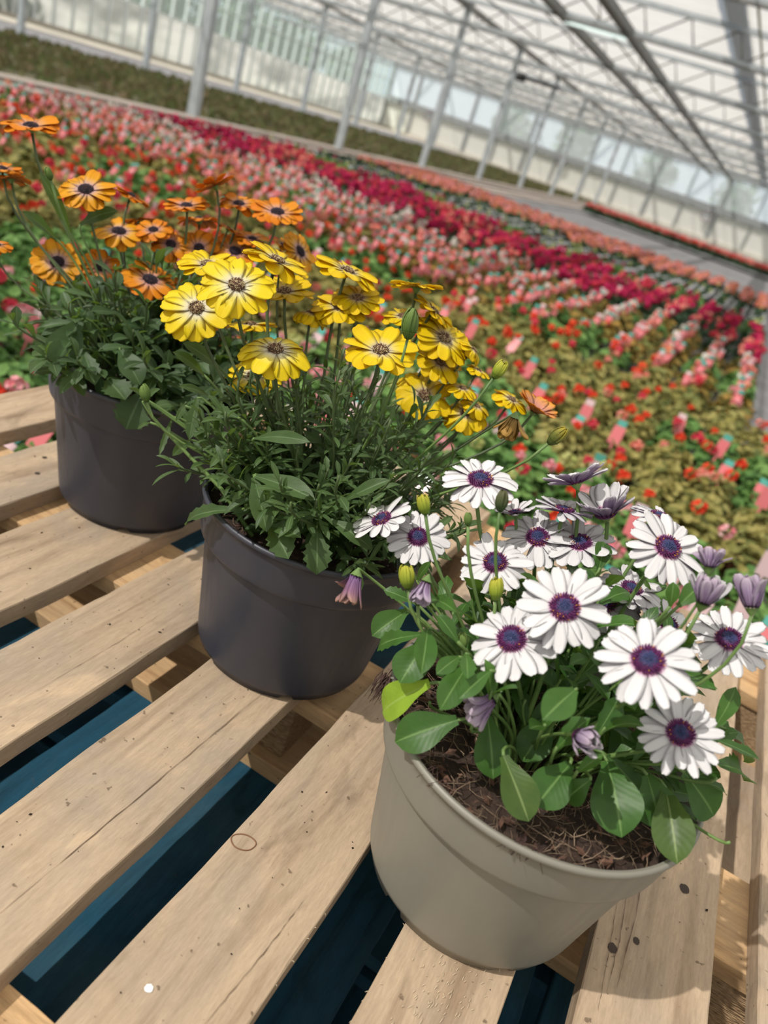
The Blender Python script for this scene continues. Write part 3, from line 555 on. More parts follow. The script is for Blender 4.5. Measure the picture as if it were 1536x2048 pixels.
FLOWERS_Y = [
    ((-0.3736,0.5576,0.3861), (0.1873,-0.5221,0.8321), 0.0345, 0, 12, 'open', 16),
    ((-0.4280,0.5837,0.3432), (0.1809,-0.5961,0.7823), 0.0345, 0, 12, 'open', 14),
    ((-0.3359,0.5808,0.3410), (0.0410,-0.3399,0.9396), 0.0345, -6, 24, 'open', 15),
    ((-0.3939,0.6514,0.2809), (-0.1379,-0.4347,0.8900), 0.0321, 0, 10, 'open', 14),
    ((-0.3979,0.6778,0.3654), (-0.0837,-0.2897,0.9535), 0.0310, 4, 10, 'open', 14),
    ((-0.3950,0.6461,0.3983), (0.1395,0.0308,0.9897), 0.0345, 4, 12, 'open', 14),
    ((-0.4639,0.6358,0.3701), (-0.0632,-0.3112,0.9482), 0.0293, 4, 8, 'open', 15),
    ((-0.3530,0.7107,0.4013), (0.1421,-0.0177,0.9897), 0.0335, 4, 14, 'open', 13),
    ((-0.3359,0.7142,0.3797), (-0.0202,-0.3766,0.9262), 0.0273, 2, 12, 'open', 14),
    ((-0.3474,0.7055,0.3671), (-0.0926,-0.3791,0.9207), 0.0309, 2, 10, 'open', 14),
    ((-0.3698,0.6902,0.3533), (-0.1549,0.0576,0.9862), 0.0227, -14, 34, 'open', 13),
    ((-0.4137,0.6564,0.3266), (-0.2655,-0.0613,0.9621), 0.0261, -2, 10, 'open', 14),
    ((-0.2564,0.6208,0.3675), (-0.0067,-0.4069,0.9134), 0.0345, 4, 8, 'open', 15),
    ((-0.2459,0.7474,0.3690), (0.3878,-0.3822,0.8388), 0.0337, 2, 10, 'open', 16),
    ((-0.2413,0.7324,0.3106), (0.2282,-0.5146,0.8265), 0.0321, 0, 14, 'open', 14),
    ((-0.2401,0.7433,0.3457), (0.2646,-0.3158,0.9112), 0.0267, -4, 16, 'open', 14),
    ((-0.1958,0.7449,0.3079), (-0.0282,-0.5350,0.8444), 0.0259, -4, 26, 'open', 13),
    ((-0.1603,0.7617,0.3357), (0.1652,-0.0485,0.9851), 0.0225, -2, 16, 'open', 13),
    ((-0.2887,0.7403,0.4068), (-0.2950,0.1968,0.9350), 0.0282, 10, 10, 'open', 16),
    ((-0.2650,0.7459,0.3909), (0.3506,0.2110,0.9124), 0.0253, 0, 14, 'open', 14),
    ((-0.2907,0.7329,0.3762), (-0.0439,-0.2274,0.9728), 0.0229, 0, 10, 'open', 14),
    ((-0.2145,0.7568,0.3681), (0.4633,0.2303,0.8557), 0.0178, -12, 34, 'open', 12),
    ((-0.2022,0.7559,0.3509), (0.1590,0.0879,0.9834), 0.0148, 0, 20, 'open', 12),
    ((-0.2093,0.7479,0.3292), (0.0422,-0.1274,0.9910), 0.0185, 0, 20, 'open', 13),
    ((-0.1893,0.7498,0.3178), (0.1821,-0.0813,0.9799), 0.0181, -4, 24, 'open', 13),
    ((-0.1315,0.6652,0.3483), (0.0557,-0.1804,-0.9820), 0.0135, 70, 10, 'old', 11),
    ((-0.4093,0.6769,0.3881), (-0.0876,-0.0537,0.9947), 0.0149, 0, 10, 'open', 12),
]
FLOWERS_O = [
    ((-0.7933,0.7123,0.4121), (-0.0482,-0.2594,0.9646), 0.0335, 14, 14, 'open', 11),
    ((-0.6948,0.7059,0.3718), (0.1372,-0.4719,0.8709), 0.0335, 4, 16, 'gold', 14),
    ((-0.7466,0.7266,0.2698), (0.3447,-0.5780,0.7396), 0.0328, 4, 8, 'gold', 15),
    ((-0.7117,0.7627,0.2751), (0.4177,-0.4955,0.7615), 0.0265, 0, 10, 'open', 15),
    ((-0.6136,0.7385,0.2958), (0.2774,-0.2879,0.9166), 0.0335, 2, 8, 'open', 15),
    ((-0.7081,0.7812,0.3215), (0.0769,-0.3167,0.9454), 0.0326, 0, 18, 'gold', 14),
    ((-0.6796,0.8094,0.3334), (0.0385,-0.3877,0.9210), 0.0241, 2, 10, 'open', 13),
    ((-0.6598,0.8225,0.3219), (0.3374,-0.5061,0.7938), 0.0256, -2, 14, 'open', 14),
    ((-0.6329,0.8445,0.3260), (0.3259,-0.6629,0.6741), 0.0271, 6, 6, 'open', 14),
    ((-0.5974,0.8720,0.3343), (0.2360,-0.4690,0.8511), 0.0313, 8, 6, 'open', 14),
    ((-0.6574,0.8365,0.3714), (-0.1249,-0.2546,0.9590), 0.0298, 8, 6, 'open', 13),
    ((-0.6090,0.8762,0.3913), (0.0063,-0.2901,0.9570), 0.0276, 4, 10, 'open', 14),
    ((-0.5546,0.8823,0.3986), (0.0411,-0.3635,0.9307), 0.0335, 8, 8, 'open', 15),
    ((-0.5310,0.9190,0.3571), (0.7077,-0.0298,0.7058), 0.0304, 0, 10, 'gold', 15),
    ((-0.6252,0.8370,0.2809), (0.1591,-0.5120,0.8441), 0.0262, 0, 8, 'open', 13),
    ((-0.8074,0.6895,0.3590), (-0.0402,-0.1488,0.9880), 0.0239, 6, 8, 'open', 14),
    ((-0.7997,0.6961,0.3506), (-0.4166,0.0905,0.9046), 0.0247, 4, 10, 'open', 13),
    ((-0.7932,0.6778,0.2754), (0.0940,-0.1265,0.9875), 0.0179, 0, 10, 'open', 13),
    ((-0.7350,0.8232,0.3590), (0.1485,0.2716,0.9509), 0.0245, 0, 6, 'open', 13),
    ((-0.6369,0.8584,0.4037), (-0.6038,-0.1643,0.7800), 0.0272, 14, 6, 'open', 13),
    ((-0.6115,0.8681,0.3592), (0.1317,0.1827,0.9743), 0.0149, 0, 6, 'open', 12),
    ((-0.7266,0.8369,0.3298), (-0.4372,0.1248,0.8907), 0.0217, 4, 14, 'open', 13),
    ((-0.6784,0.8938,0.3485), (-0.3745,0.1145,0.9201), 0.0304, 0, 12, 'open', 13),
    ((-0.5702,0.8595,0.2337), (-0.0543,-0.3149,0.9476), 0.0322, 0, 8, 'open', 14),
    ((-0.5844,0.8856,0.3551), (0.0481,-0.2422,0.9690), 0.0228, 4, 8, 'open', 13),
    ((-0.5512,0.9074,0.3587), (0.2630,0.0065,0.9648), 0.0164, 0, 8, 'gold', 13),
]
FLOWERS_R = [
    ((-0.1351,0.7659,0.3331), (0.1693,0.0761,0.9826), 0.0255, 34, 8, 'two', 12),
]
BUDS_W = [
    ((-0.1190,0.4624,0.2693), (-0.4998,0.2029,0.8420), 0.0151, 'yellow'),
    ((-0.1061,0.4605,0.2612), (-0.4066,0.2727,0.8720), 0.0115, 'green'),
    ((-0.0602,0.4819,0.2838), (-0.3698,0.2722,0.8884), 0.0144, 'yellow'),
    ((-0.1322,0.4845,0.3164), (-0.5415,0.0841,0.8365), 0.0129, 'yellow'),
    ((-0.1003,0.4930,0.3183), (-0.4131,0.1681,0.8950), 0.0086, 'green'),
    ((-0.0851,0.5043,0.3374), (-0.2522,0.1925,0.9483), 0.0137, 'dark'),
    ((-0.0642,0.4593,0.2473), (-0.4600,0.3045,0.8341), 0.0108, 'green'),
]
LEAVES_W = [
    ((-0.0428,0.4411,0.2000), (-0.0739,0.4195,0.1720), 0.0228, 0),
    ((-0.0705,0.4381,0.2181), (-0.0973,0.4521,0.1615), 0.0218, 0),
    ((-0.0265,0.4619,0.2000), (-0.0031,0.4397,0.1720), 0.0203, 0),
    ((-0.0038,0.4328,0.2000), (0.0296,0.4149,0.1780), 0.0210, 0),
    ((0.0134,0.5014,0.2000), (0.0093,0.4729,0.1720), 0.0205, 0),
    ((0.0381,0.4623,0.2000), (0.0299,0.4312,0.1780), 0.0232, 0),
    ((0.0610,0.4867,0.2000), (0.0889,0.4495,0.1780), 0.0287, 0),
    ((0.0898,0.4966,0.2000), (0.1123,0.4797,0.1780), 0.0256, 0),
    ((0.1041,0.4939,0.2000), (0.1276,0.4554,0.1780), 0.0229, 0),
    ((0.1136,0.5183,0.2032), (0.1479,0.5242,0.1780), 0.0244, 0),
    ((0.0598,0.4925,0.2000), (0.0967,0.5094,0.1720), 0.0146, 0),
    ((0.0549,0.5310,0.2082), (0.0888,0.5185,0.1720), 0.0241, 0),
    ((0.0395,0.5346,0.2117), (0.0628,0.5303,0.1720), 0.0226, 0),
    ((0.1296,0.5246,0.2186), (0.1709,0.5971,0.1720), 0.0186, 1),
    ((0.1246,0.5387,0.2401), (0.1700,0.6234,0.1720), 0.0153, 0),
    ((-0.1212,0.5072,0.2158), (-0.1343,0.4824,0.1957), 0.0176, 0),
    ((-0.0941,0.4661,0.2316), (-0.1260,0.4818,0.1887), 0.0116, 1),
    ((-0.0925,0.4674,0.2371), (-0.0764,0.4249,0.2305), 0.0137, 0),
    ((-0.0887,0.4594,0.2308), (-0.0894,0.4335,0.2084), 0.0212, 0),
    ((-0.0664,0.4510,0.2511), (-0.0864,0.4521,0.2618), 0.0085, 0),
    ((-0.0566,0.4438,0.2504), (-0.0453,0.4129,0.2549), 0.0088, 1),
    ((-0.0600,0.4432,0.2458), (-0.0660,0.4200,0.2409), 0.0097, 0),
    ((-0.0364,0.4353,0.2536), (-0.0443,0.4071,0.2422), 0.0095, 0),
    ((-0.1088,0.4952,0.2393), (-0.0747,0.4478,0.2733), 0.0088, 1),
    ((-0.1302,0.5380,0.2271), (-0.1220,0.5262,0.2550), 0.0065, 0),
    ((-0.1184,0.5071,0.2261), (-0.1433,0.4995,0.2275), 0.0087, 1),
    ((0.0476,0.5102,0.3205), (0.0420,0.5131,0.3366), 0.0073, 0),
    ((0.0525,0.5154,0.3208), (0.0596,0.5350,0.3323), 0.0112, 0),
    ((0.0166,0.4369,0.2717), (0.0071,0.4025,0.2635), 0.0164, 0),
    ((0.0542,0.4581,0.2000), (0.0463,0.4530,0.1780), 0.0152, 0),
    ((-0.0520,0.4388,0.2465), (-0.0525,0.4070,0.2268), 0.0151, 0),
]
BUDS_Y = [
    ((-0.2357,0.6169,0.3992), (-0.1541,0.0179,0.9879), 0.0229, 'green'),
    ((-0.1543,0.6394,0.3882), (0.2297,0.1403,0.9631), 0.0150, 'yellow'),
    ((-0.0869,0.6430,0.3553), (0.4394,0.1685,0.8823), 0.0176, 'olive'),
    ((-0.4280,0.5329,0.2664), (-0.4204,-0.0642,0.9051), 0.0144, 'green'),
]
LEAVES_Y = [
    ((-0.3044,0.5361,0.2065), (-0.3710,0.5547,0.1469), 0.0145, 1),
    ((-0.3040,0.5444,0.2385), (-0.2364,0.5321,0.2522), 0.0184, 0),
    ((-0.2340,0.5490,0.2173), (-0.2144,0.5312,0.1874), 0.0212, 1),
    ((-0.2728,0.5364,0.2060), (-0.2395,0.5207,0.1944), 0.0213, 1),
    ((-0.3048,0.5438,0.2367), (-0.2645,0.5161,0.2107), 0.0196, 0),
    ((-0.2724,0.5363,0.2047), (-0.2349,0.5232,0.2178), 0.0150, 0),
    ((-0.3237,0.5603,0.2631), (-0.2638,0.5491,0.2904), 0.0116, 0),
    ((-0.4206,0.6267,0.2821), (-0.4354,0.5825,0.3072), 0.0143, 0),
    ((-0.4284,0.6157,0.2719), (-0.4390,0.5753,0.2971), 0.0112, 0),
    ((-0.4190,0.6177,0.2527), (-0.4271,0.5779,0.2665), 0.0092, 0),
    ((-0.4259,0.6092,0.2491), (-0.4039,0.5786,0.2195), 0.0113, 1),
    ((-0.3546,0.5762,0.2667), (-0.3989,0.5974,0.2443), 0.0138, 1),
    ((-0.2274,0.5552,0.2285), (-0.1814,0.5565,0.2213), 0.0149, 0),
    ((-0.2759,0.5437,0.2358), (-0.2783,0.5183,0.2302), 0.0150, 0),
    ((-0.2237,0.5655,0.2476), (-0.1940,0.5767,0.2794), 0.0114, 0),
    ((-0.4162,0.5979,0.2090), (-0.4082,0.5634,0.2037), 0.0092, 0),
    ((-0.4350,0.5885,0.2277), (-0.4160,0.5533,0.2026), 0.0051, 1),
    ((-0.4310,0.5994,0.2399), (-0.4183,0.5722,0.2350), 0.0061, 1),
    ((-0.4552,0.5712,0.2411), (-0.4533,0.5407,0.2600), 0.0051, 0),
    ((-0.4552,0.5712,0.2411), (-0.4369,0.5640,0.2620), 0.0066, 0),
    ((-0.4465,0.5705,0.2208), (-0.4368,0.5424,0.2246), 0.0041, 0),
]
BUDS_O = [
    ((-0.6817,0.6398,0.3878), (-0.2858,-0.2959,0.9115), 0.0111, 'green'),
]
LEAVES_O = [
    ((-0.5283,0.6532,0.2026), (-0.5260,0.6332,0.1627), 0.0343, 1),
    ((-0.6199,0.6433,0.2522), (-0.6178,0.6148,0.2006), 0.0354, 0),
    ((-0.7108,0.7056,0.3184), (-0.7175,0.6596,0.3814), 0.0131, 0),
    ((-0.7186,0.6935,0.3081), (-0.7240,0.6470,0.3362), 0.0131, 0),
    ((-0.7054,0.7139,0.3291), (-0.6639,0.7263,0.3592), 0.0158, 0),
    ((-0.5641,0.6364,0.2051), (-0.5279,0.6265,0.1986), 0.0294, 1),
    ((-0.5616,0.6460,0.2402), (-0.5175,0.6338,0.2196), 0.0256, 0),
    ((-0.6015,0.6333,0.2255), (-0.5610,0.6151,0.2040), 0.0179, 1),
]

def petal(b, o, r, n, L, W, el, droop, twist, mf, mbk, rr, tip=0.72, ridge=0.0006):
    """one petal as a thin closed lens; o = base point, r = radial direction, n = flower axis"""
    t = n.cross(r).normalized(); V = (0, .10, .22, .36, .52, .68, .82, .92, .98, 1.0); U = (-1, -.5, 0, .5, 1)
    pos = Vector(o); prev = 0; top = []; bot = []; i0 = len(b.v)
    notch = rr.uniform(0.0, 0.035); side = rr.uniform(-0.05, 0.05) * L
    tw = math.radians(twist)
    for k, v in enumerate(V):
        ph = math.radians(el - droop * (v ** 1.4) * 1.5); d = r * math.cos(ph) + n * math.sin(ph); up = -r * math.sin(ph) + n * math.cos(ph)
        pos = pos + d * (v - prev) * L; prev = v
        if v < tip: w = 0.42 + 0.58 * math.sin(v / tip * math.pi / 2) ** 1.0
        else: w = math.sqrt(max(0.0, 1 - ((v - tip) / (1.02 - tip)) ** 2.3))
        w = max(w, 0.10) * W / 2
        a = tw * v; tt = t * math.cos(a) + up * math.sin(a); uu = up * math.cos(a) - t * math.sin(a)
        rowt = []; rowb = []
        for u in U:
            cup = 0.11 * W * (u * u) * (1 - 0.5 * v) * min(1.0, v * 2.2) - (ridge if abs(u) == 0.5 else 0) * (1 if v < 0.95 else 0)
            p = pos + tt * (u * w + side * v * v) + uu * cup + (d * (-notch * L * (1 if abs(u) < 0.3 else 0)) if v == 1.0 else Vector((0, 0, 0))) 
            if abs(u) == 1 or k in (0, 9):
                b.v.append(tuple(p)); rowt.append(len(b.v) - 1); rowb.append(len(b.v) - 1)
            else:
                b.v.append(tuple(p + uu * 0.00022)); rowt.append(len(b.v) - 1); b.v.append(tuple(p - uu * 0.00022)); rowb.append(len(b.v) - 1)
        top.append(rowt); bot.append(rowb)
    for k in range(9):
        for j in range(4):
            uv = [(j / 4, V[k]), ((j + 1) / 4, V[k]), ((j + 1) / 4, V[k + 1]), (j / 4, V[k + 1])]
            b.face((top[k][j], top[k][j + 1], top[k + 1][j + 1], top[k + 1][j])[::-1], mf, uv[::-1])
            b.face((bot[k][j], bot[k][j + 1], bot[k + 1][j + 1], bot[k + 1][j]), mbk, uv)
def frame_of(n):
    n = Vector(n).normalized(); a = n.orthogonal().normalized(); return n, a, n.cross(a)
def floret(b, p, d, h, r, m, mt):
    a = d.orthogonal().normalized(); c = d.cross(a); i = len(b.v)
    for (hh, k) in ((0, 0.7), (h * 0.7, 1.0), (h, 0.55)):
        for j in range(5):
            q = 2 * math.pi * j / 5; b.v.append(tuple(p + d * hh + (a * math.cos(q) + c * math.sin(q)) * r * k))
    for s_ in range(2):
        for j in range(5):
            j2 = (j + 1) % 5; b.face((i + s_ * 5 + j, i + s_ * 5 + j2, i + s_ * 5 + 5 + j2, i + s_ * 5 + 5 + j), m if s_ == 0 else mt)
    b.face([i + 10 + j for j in range(5)], mt)
def disc(b, n, R, rr, style):
    """dome of packed florets; materials 0 inner, 1 outer, 2 pollen"""
    n, a, c = frame_of(n); cnt = 150 if R > 0.006 else 80
    i = len(b.v)
    for (k, h) in ((1.0, -0.1), (0.8, 0.18), (0.45, 0.34)):
        for j in range(14):
            q = 2 * math.pi * j / 14; b.v.append(tuple((a * math.cos(q) + c * math.sin(q)) * R * k * 0.92 + n * h * R))
    for s_ in range(2):
        for j in range(14):
            j2 = (j + 1) % 14; b.face((i + s_ * 14 + j, i + s_ * 14 + j2, i + s_ * 14 + 14 + j2, i + s_ * 14 + 14 + j), 1)
    b.face([i + 28 + j for j in range(14)], 0)
    for k in range(cnt):
        f = math.sqrt((k + 0.5) / cnt); q = k * 2.39996; h = 0.36 * R * (1 - f ** 1.7)
        p = (a * math.cos(q) + c * math.sin(q)) * R * f * 0.92 + n * (h - 0.05 * R)
        lean = 0.15 + f * 0.75; d = (n + (a * math.cos(q) + c * math.sin(q)) * lean * rr.uniform(0.7, 1.2)).normalized()
        if style == 'w':
            inner = f < 0.60; floret(b, p, d, R * (0.16 if inner else 0.34) * rr.uniform(0.8, 1.25), R * (0.085 if inner else 0.055), 0 if inner else 1, 0 if inner else (2 if rr.random() < 0.10 else 1))
        elif style == 'y':
            inner = f < 0.45; d = (d + n * 0.9).normalized(); floret(b, p, d, R * (0.14 if inner else 0.26) * rr.uniform(0.8, 1.2), R * (0.08 if inner else 0.055), 0 if inner else 1, 2 if rr.random() < (0.3 if inner else 0.55) else 1)
        else:
            floret(b, p, d, R * 0.22 * rr.uniform(0.8, 1.2), R * 0.075, 0, 2 if rr.random() < 0.05 else 1)
def calyx(b, n, R, L):
    """green cup of pointed bracts behind the petals"""
    n, a, c = frame_of(n); i = len(b.v); K = 12
    prof = [(0.10, -1.0), (0.30, -0.8), (0.62, -0.45), (0.86, -0.12)]
    for (k, h) in prof:
        for j in range(K):
            q = 2 * math.pi * j / K; b.v.append(tuple((a * math.cos(q) + c * math.sin(q)) * R * k + n * h * L))
    for s_ in range(3):
        for j in range(K):
            j2 = (j + 1) % K; b.face((i + s_ * K + j, i + s_ * K + j2, i + s_ * K + K + j2, i + s_ * K + K + j))
    e = i + 3 * K
    for j in range(K):
        q = 2 * math.pi * (j + 0.5) / K; b.v.append(tuple((a * math.cos(q) + c * math.sin(q)) * R * 1.25 - n * 0.04 * L)); b.face((e + j, e + (j + 1) % K, len(b.v) - 1))
def bez(p0, p1, p2, p3, n):
    out = []
    for k in range(n + 1):
        t = k / n; s_ = 1 - t; out.append(p0 * s_ ** 3 + p1 * 3 * s_ * s_ * t + p2 * 3 * s_ * t * t + p3 * t ** 3)
    return out
STY = {'w': (P_WHITE, P_WHITE_B, [D_NAVY, D_PLUM, D_GOLD], 0.29, M_STEM), 'y': (P_YEL, P_YEL_B, [D_BROWN, D_BROWN, D_CREAM], 0.215, M_STEMD), 'o': (P_ORG, P_ORG_B, [D_DARK, D_DARK, D_BROWN], 0.25, M_STEMD)}
def stem_curve(root, P, n, kind):
    d = (P - root); L = d.length; n = Vector(n).normalized()
    if n.z < 0.1: up = Vector((0, 0, 1)) * 0.5 + n * 0.5
    else: up = n
    return bez(root, root + (Vector((0, 0, 1)) * 0.7 + d.normalized() * 0.5).normalized() * L * 0.38, P - up.normalized() * L * 0.22 - Vector((0, 0, 0.25)) * L * 0.3, P, 9)
def flower(plant, PL, root, P, n, R, el, droop, state, cnt, style, seed):
    rr = random.Random(seed); P = Vector(P); n = Vector(n).normalized(); b = MB()
    pf, pb, dm, dr, ms = STY[style]; label = None
    if style == 'y' and seed % 100 in (0, 1, 2, 3): pf = P_YELPALE; label = 'pale lemon yellow flower facing up'
    if state == 'gold': pf = P_GOLD; label = 'golden orange flower with a pinkish inner ring'
    if state == 'two': pf, pb = P_TWO, P_ORG_B; dm = [D_BROWN, D_BROWN, D_GOLD]; label = 'apricot and orange flower seen from the side'
    if state == 'shut': pf = pb = (P_DRY if seed % 100 in (22,) else P_MAUVE); label = 'closed faded mauve flower'
    if state == 'half': pb = P_MAUVE; label = 'half closed white flower with mauve petal backs'
    if state == 'curl': label = 'white flower with inward curled petals'; pb = P_MAUVE
    if state == 'old': pf = pb = P_OLD; label = 'withered brownish gold flower hanging down'
    nn, a, c = frame_of(n); q0 = rr.uniform(0, 6.28)
    big = state in ('shut', 'half', 'curl', 'old'); Rp = R * (1.75 if state == 'shut' else 1.4 if state == 'half' else 1.75 if state == 'old' else 1.5 if state == 'curl' else 1.0)
    r0 = Rp * 0.13 if not big else Rp * 0.14
    cov = {'w': 1.66, 'y': 2.2, 'o': 2.2}[style]
    W = 2 * math.pi * Rp * 0.58 / cnt * cov * (0.92 if not big else 0.75)
    for k in range(cnt):
        q = q0 + 2 * math.pi * (k + rr.uniform(-0.22, 0.22)) / cnt; r = a * math.cos(q) + c * math.sin(q)
        L = (Rp - r0) * rr.uniform(0.90, 1.04)
        jit = 9 if not big else 13; e = el + rr.gauss(0, jit * 0.55); dd = droop + rr.gauss(0, 6 if not big else 16)
        if rr.random() < 0.08 and not big: dd += 18; L *= 0.93
        petal(b, r * r0 + n * ((k % 2) * 0.0007), r, n, L, W * rr.uniform(0.86, 1.10), e, dd, rr.gauss(0, 9 if not big else 26), 0, 1, rr, tip=0.66, ridge=0.0004 + 0.012 * Rp)
    fl = b.build('flower', [pf, pb], plant, loc=P - PL)
    if label: fl['label'] = label
    if state in ('open', 'gold', 'two', 'curl'):
        b = MB(); disc(b, n, R * dr * (1.35 if state == 'curl' else 1), rr, style); b.build('flower_center', dm, fl, loc=n * R * 0.03)
    b = MB(); cr = R * (0.19 if not big else 0.34); cl = R * (0.24 if not big else 0.42); calyx(b, n, max(cr, 0.0045), max(cl, 0.006)); b.build('calyx', M_STEM, fl)
    P0 = P - n * max(cl, 0.006) * 0.9; pts = stem_curve(root, P0, n, style)
    th = {'w': 0.00175, 'y': 0.0016, 'o': 0.0016}[style] * (R / 0.032) ** 0.5
    b = MB(); b.tube([p - P for p in pts], [th * 1.15] * 5 + [th] * 5, 7); b.build('stem', ms, fl)
    return fl, pts
def bud(plant, PL, root, P, n, L, kind, style, seed):
    rr = random.Random(seed); P = Vector(P); n, a, c = frame_of(n); b = MB()
    m = {'olive': M_BUDO, 'yellow': M_BUD, 'green': M_BUDG, 'dark': M_BUDD}[kind]; K = 11
    for k in range(K):
        q = 2 * math.pi * k / K; r = a * math.cos(q) + c * math.sin(q)
        petal(b, r * L * 0.10 - n * L * 0.5, r, n, L * rr.uniform(1.10, 1.28), L * 0.30, 52, -52 if kind != 'yellow' else -44, 0, 0, 0, rr, tip=0.45, ridge=0.0002)
    o = b.build('bud', m, plant, loc=P - PL); o['label'] = {'olive': 'olive and dull gold flower bud on a long stem', 'yellow': 'yellow-green striped flower bud', 'green': 'small green flower bud', 'dark': 'dark green closed bud'}[kind]
    b = MB(); calyx(b, n, L * 0.34, L * 0.34); b.build('calyx', M_STEM, o, loc=-n * L * 0.18)
    P0 = P - n * L * 0.5; b = MB(); b.tube([p - P for p in stem_curve(root, P0, n, style)], 0.0013, 6); b.build('stem', M_STEM, o)
    return o
def leaf(b, p0, p1, W, nrm, arch=0.18, cup=0.15, tip=0.68, base=0.22, teeth=0, rows=9, cols=4, tw=0.0, mat=0, seed=0, wave=0.0):
    """leaf blade from p0 to p1; nrm = rough upper side; arch bends the blade up in the middle"""
    p0 = Vector(p0); p1 = Vector(p1); d = p1 - p0; L = d.length; d.normalize(); s = d.cross(nrm)
    s = s.normalized() if s.length > 1e-4 else d.orthogonal().normalized(); up = s.cross(d).normalized(); i0 = len(b.v)
    for k in range(rows + 1):
        v = k / rows
        if v < tip: w = base + (1 - base) * math.sin(v / tip * math.pi / 2) ** 1.6
        else: w = max(0.0, 1 - ((v - tip) / (1 - tip)) ** 2.1) ** 0.75
        w = max(w, 0.02) * W / 2
        if teeth and 0.3 < v < 0.97: w *= 1 + (0.16 if k % 2 else -0.10)
        c = p0 + d * v * L + up * arch * L * 4 * v * (1 - v) * (0.6 + 0.4 * v); a = tw * v
        ss = s * math.cos(a) + up * math.sin(a); uu = up * math.cos(a) - s * math.sin(a)
        for j in range(cols + 1):
            u = j / cols * 2 - 1; wv = wave * L * math.sin(v * 14 + u * 2.2 + seed) * abs(u)
            b.v.append(tuple(c + ss * u * w + uu * (cup * abs(u) * w * 1.4 + wv)))
    for k in range(rows):
        for j in range(cols):
            q = i0 + k * (cols + 1) + j; uv = [(j / cols, k / rows), ((j + 1) / cols, k / rows), ((j + 1) / cols, (k + 1) / rows), (j / cols, (k + 1) / rows)]
            b.face((q, q + 1, q + cols + 2, q + cols + 1), mat, uv)
def pot(plant, rb, rt, h, band, mat, foot=0.010):
    k = (rt - rb) / (h * 0.86); z1 = h - band; rs = rb + (rt - rb) * 0.60
    prof = [(rb - 0.009, 0.0005), (rb - 0.004, 0.0002), (rb - 0.0025, foot * 0.9), (rb, foot), (rb + 0.0010, foot + 0.004), (rb + 0.0018, foot + 0.009), (rb + (rs - rb) * 0.5, (foot + z1) / 2), (rs - 0.0012, z1 - 0.009), (rs - 0.0003, z1 - 0.003), (rs + 0.0002, z1 - 0.001), (rs + 0.0045, z1), (rs + 0.0055, z1 + 0.0012), (rs + 0.0060, z1 + 0.004), (rs + 0.0070, z1 + 0.012), (rt - 0.0042, h - 0.014),
            (rt - 0.0035, h - 0.007), (rt - 0.0015, h - 0.006), (rt, h - 0.004), (rt, h - 0.0018), (rt - 0.0015, h - 0.0002), (rt - 0.0028, h), (rt - 0.0036, h - 0.0016), (rt - 0.0048, h - 0.0012), (rt - 0.0058, h - 0.004), (rs + 0.0035, z1 + 0.006), (rs - 0.003, z1 - 0.004), (rb - 0.003, 0.014), (rb - 0.012, 0.010), (0.002, 0.010)]
    def rf(i, q, r):
        z = prof[i][1]
        if i <= 2:
            s_ = (q * 6 / (2 * math.pi)) % 1.0                       # notched foot ring
            if s_ < 0.16 and i < 2: return (r, z + foot * 0.75)
        return (r, z)
    b = MB(); b.lathe(prof, 144, rfun=rf); return b.build('plant_pot', mat, plant)
